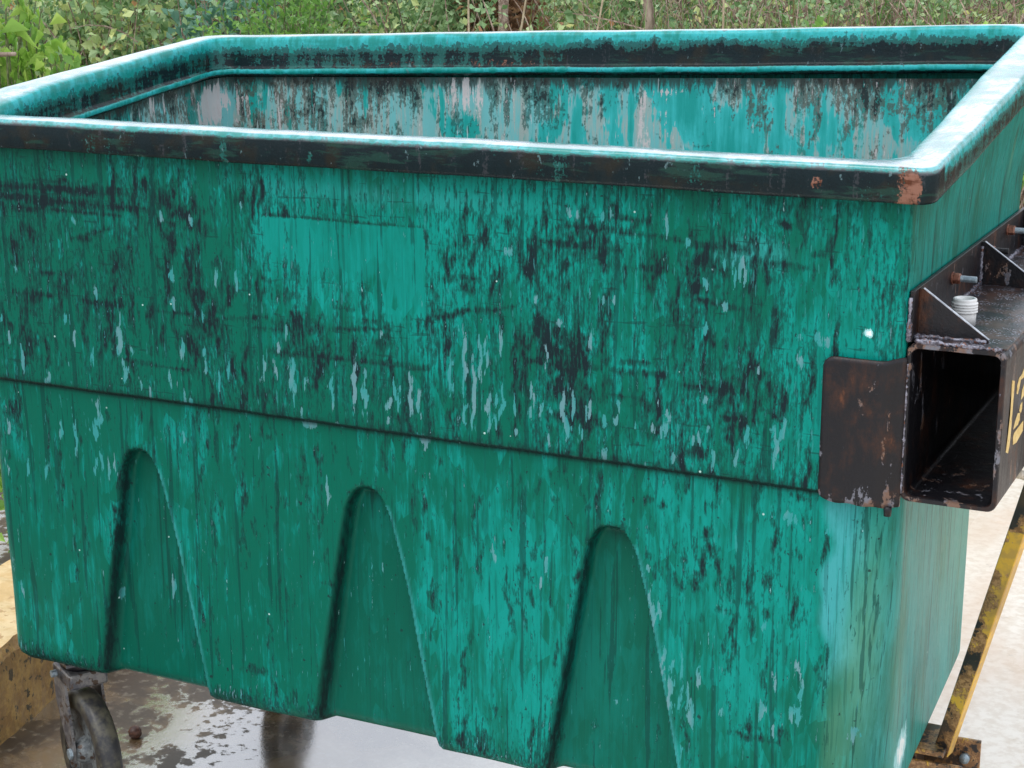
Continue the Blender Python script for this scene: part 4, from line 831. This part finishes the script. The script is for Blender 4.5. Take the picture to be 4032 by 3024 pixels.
def twigs():
    V = []; F = []
    for k in range(3800):
        x = RNG.uniform(-10, 1.0); lo = float(np.interp(x, [-12, -6, -3.6, -2.3, 3], [4.6, 4.8, 5.2, 5.5, 5.9])); y = lo + RNG.rand() * 2.6
        if x < -3.4 and RNG.rand() < .6: continue
        h = float(bank_h(x, y)); L = RNG.uniform(.25, .9); a = RNG.uniform(0, 6.28); t = RNG.uniform(.1, 1.1); c = RNG.uniform(-.25, .25)
        p0 = Vector((x, y, h + RNG.uniform(-.05, .4) if k % 2 else max(h, RNG.uniform(.7, 1.3)))); d = Vector((math.cos(a) * math.sin(t), math.sin(a) * math.sin(t), math.cos(t)))
        s = d.cross(Vector((RNG.randn(), RNG.randn(), .3))).normalized()
        pts = [p0 + d * L * q + s * (c * L * q * (1 - q) * 2) + Vector((0, 0, -L * .25 * q * q)) for q in (0, .25, .5, .75, 1)]
        r = RNG.uniform(.0018, .0055); tube_arr(V, F, pts, [r, r * .9, r * .8, r * .6, r * .3], 3, False)
    o = mesh_obj('dry_twigs', V, F, LM_STEM); tag(o, 'thin dry brown twigs and vine stems tangled through the brambles on the bank', 'twigs', kind='stuff')
    V = []; F = []
    for k in range(5200):      # grass and dry blades
        x = RNG.uniform(-4.6, 1.5); y = RNG.uniform(5.5, 7.8); h = float(bank_h(x, y)); L = RNG.uniform(.15, .5); a = RNG.uniform(0, 6.28); b = RNG.uniform(.1, .8)
        p0 = Vector((x, y, max(h, RNG.uniform(.6, 1.25)))); dx = Vector((math.cos(a), math.sin(a), 0)); w = Vector((-math.sin(a), math.cos(a), 0)) * RNG.uniform(.0015, .0045)
        k0 = len(V); pts = [p0 + Vector((0, 0, L * q)) + dx * (b * L * q * q) - Vector((0, 0, L * .4 * b * q * q)) for q in (0, .5, 1)]
        V += [tuple(pts[0] - w), tuple(pts[0] + w), tuple(pts[1] + w * .8), tuple(pts[1] - w * .8), tuple(pts[2])]; F += [(k0, k0 + 1, k0 + 2, k0 + 3), (k0 + 3, k0 + 2, k0 + 4)]
    LM_G = leaf_mat('grass_blades', [(.10, .22, .04), (.20, .34, .08), (.30, .28, .12), (.22, .14, .08)])
    o = mesh_obj('grass', V, F, LM_G, None, False, {'tint': np.repeat(RNG.rand(5200), 5)}); tag(o, 'loose green and straw-coloured grass growing up the bank', 'grass', kind='stuff')
twigs()
def shrub(name, label, loc, h, r, nb, per, size, aspect, mat, stem, tint=(.2, .8), droop=.1, flower=None, up=.2, group=None):
    root = tag(empty(name, loc), label, 'shrub', group); V = []; F = []; C = []; N = []; FC = []
    for k in range(nb):
        a = RNG.uniform(0, 6.28); t = RNG.rand() ** .6; top = Vector((math.cos(a) * r * t, math.sin(a) * r * t, h * (1 - .35 * t * t) * RNG.uniform(.75, 1.05)))
        pts = [Vector((top.x * q ** 1.6 + .02 * RNG.randn(), top.y * q ** 1.6 + .02 * RNG.randn(), top.z * q)) for q in (0, .3, .6, .85, 1)]
        pts = [p + Vector(loc) for p in pts]; tube_arr(V, F, pts, [.008, .007, .0055, .004, .002], 5, False)
        for i in range(per):
            q = RNG.uniform(.3, 1); kk = min(int(q * 4), 3); p = pts[kk].lerp(pts[kk + 1], q * 4 - kk); C.append(p + Vector(RNG.randn(3) * .03)); N.append(Vector(RNG.randn(3)) * .6 + Vector((0, -.2, up)) + (pts[4] - pts[2]).normalized() * .6)
        if flower:
            for i in range(flower): FC.append(pts[4] + Vector(RNG.randn(3) * .035))
    mesh_obj('stem', V, F, stem, root)
    n = len(C); leaves('leaves', np.array([list(c) for c in C]), np.array([list(c) for c in N]), RNG.uniform(.7, 1.25, n) * size, aspect, RNG.uniform(tint[0], tint[1], n), mat, root, .12, droop)
    if flower:
        n = len(FC); leaves('flowers', np.array([list(c) for c in FC]), RNG.randn(n, 3) + np.array([0, 0, .6]), RNG.uniform(.012, .024, n), .8, RNG.rand(n), LM_FLOWER, root)
    return root
def gz(x, y): return float(bank_h(x, y)) - .03
def S_at(x, y): return (x, y, gz(x, y))
SH = [
 ('flowering_bush', 'pale bush with dense creamy white flower tufts, right of its paler neighbour', -3.46, 5.0, 1.30, .22, 60, 26, .045, .4, LM_BLUE, LM_STEMG, (.5, 1), .1, 60, .3, 'pale flowering bushes'),
 ('flowering_bush', 'pale green bush with few white flower heads, left of the creamier bush', -3.76, 4.9, 1.27, .30, 70, 30, .045, .4, LM_BLUE, LM_STEMG, (.5, 1), .1, 22, .3, 'pale flowering bushes'),
 ('leafy_shrub', 'bright green fine-leaved shrub left of the pale flowering bushes', -4.45, 5.0, 1.75, .55, 80, 80, .055, .35, LM_BRIGHT, LM_STEMG, (0, .45), .2, None, .2, None),
 ('conical_shrub', 'dark green feathery shrub standing behind the flowering bush', -3.86, 6.0, 1.70, .24, 70, 70, .08, .13, LM_BRAMBLE, LM_STEM, (.2, .45), .5, None, .1, None),
 ('dead_shrub', 'brown withered feathery shrub right of the dark feathery one', -3.62, 5.9, 1.60, .20, 60, 60, .07, .14, LM_DRY, LM_STEM, (.1, .8), .5, None, .1, None),
 ('leafy_shrub', 'blue-green round-leaved bush above the far left corner of the rim', -5.0, 5.3, 1.62, .42, 60, 40, .06, .75, LM_BLUE, LM_STEM, (0, .9), .1, None, .2, None),
 ('leafy_shrub', 'dark broad-leaved bush left of the blue-green bush', -5.8, 5.3, 1.6, .5, 60, 40, .065, .75, LM_BRAMBLE, LM_STEM, (.15, .7), .1, None, .2, None),
 ('lance_leaf_shrub', 'yellow-green shrub with long drooping leaves at the far left edge', -3.72, 2.15, 1.85, .24, 46, 30, .115, .15, LM_BRIGHT, LM_STEMG, (.35, 1), .6, None, -.1, None),
 ('leafy_shrub', 'low bright green weed patch beside the left rim', -3.50, 2.3, 1.44, .36, 50, 46, .06, .5, LM_BRIGHT, LM_STEMG, (.1, .9), .1, None, .3, None),
 ('leafy_shrub', 'yellow-green weedy clump above the middle of the far rim', -2.5, 5.2, 1.36, .34, 46, 44, .055, .5, LM_BRIGHT, LM_STEMG, (.2, .8), .1, None, .3, None),
 ('leafy_shrub', 'small lobed-leaf green clump above the right half of the far rim', -1.75, 5.3, 1.42, .30, 40, 34, .06, .6, LM_BRIGHT, LM_STEMG, (.0, .7), .1, None, .3, None),
 ('leafy_shrub', 'bright weedy clump above the far right corner of the rim', -1.0, 5.3, 1.42, .26, 36, 34, .055, .5, LM_BRIGHT, LM_STEMG, (.1, .8), .1, None, .3, None),
]
for s_ in SH: shrub(s_[0], s_[1], S_at(s_[2], s_[3]), *s_[4:15], group=s_[16])
# kerbside weeds
shrub('kerb_weed', 'small leafy weed growing behind the yellow kerb at the left edge', (-2.86, 1.25, GZ), .42, .30, 30, 40, .05, .5, LM_BRIGHT, LM_STEMG, (.1, .8), .2)
shrub('kerb_weed', 'taller dark weed growing behind the small leafy weed by the yellow kerb', (-3.15, 1.75, .03), .62, .34, 34, 50, .05, .5, LM_BRAMBLE, LM_STEMG, (.2, .7), .2)
# single stems: tan branch, vines and sapling trunks
def stem(name, label, cat, pts, r, mat=LM_STEM):
    V = []; F = []; P = [Vector(p) for p in pts]; out = []
    for i in range(len(P) - 1):
        for k in range(6): out.append(P[i].lerp(P[i + 1], k / 6) + Vector(RNG.randn(3) * r * .25))
    out.append(P[-1]); n = len(out); tube_arr(V, F, out, [r * (1 - .4 * i / n) * (1 + .08 * RNG.randn()) for i in range(n)], 8)
    return tag(mesh_obj(name, V, F, mat, None, True), label, cat)
PALEST = simple('pale_bark', (.22, .16, .12), (.42, .33, .26), 26, .8, stretch=(1, 1, .2), bump=.8, bd=.003)
stem('sapling_trunk', 'thick twisted pale brown vine trunk rising behind the far rim', 'trunk', [(-2.82, 5.9, .3), (-2.74, 5.85, .9), (-2.80, 5.85, 1.25), (-2.73, 5.8, 1.42), (-2.79, 5.8, 1.9)], .032, PALEST)
stem('sapling_trunk', 'straight reddish brown trunk rising left of the twisted vine trunk', 'trunk', [(-3.55, 5.7, .3), (-3.52, 5.7, 1.2), (-3.47, 5.7, 2.1)], .035, LM_STEM)
STRAW = simple('straw_stalk', (.34, .27, .17), (.50, .42, .28), 30, .7)
for i, (x, tx, lab) in enumerate([(-3.38, .03, 'upright thin straw stalk by the creamy flowering bush'), (-3.30, .34, 'thin straw stalk leaning right, just right of the reddish trunk'), (-2.92, .36, 'thin straw stalk leaning right toward the twisted vine trunk'), (-2.10, .04, 'upright thin straw stalk above the right half of the far rim')]):
    stem('dry_stalk', lab, 'stalk', [(x, 5.0, .1), (x + tx * .5, 5.0, 1.1), (x + tx, 5.0, 2.0)], .0065, STRAW)['group'] = 'dry stalks on the bank'
stem('branch', 'cut tan branch end poking in from the left edge under the drooping leaves', 'branch', [(-4.3, 1.9, 1.41), (-3.9, 1.95, 1.415), (-3.52, 2.0, 1.42)], .011, PALEST)
# small litter on the wet ground
def seed(x, y, r, label, name='seed_pod'):
    bm = bmesh.new(); bmesh.ops.create_icosphere(bm, subdivisions=3, radius=r)
    for v in bm.verts: v.co *= 1 + .12 * math.sin(v.co.x * 900) * math.sin(v.co.y * 800 + 1) * math.sin(v.co.z * 700 + 2); v.co += Vector((x, y, GZ + r * .9))
    tag(bm_obj(name, bm, M_BROWN, None, True), label, 'seed pod')
seed(-1.875, .394, .016, 'round dark brown seed pod on the wet ground right of the left wheel')
seed(-1.54, .27, .007, 'tiny dark seed on the white wet ground below the dumpster, nearest the bottom edge')
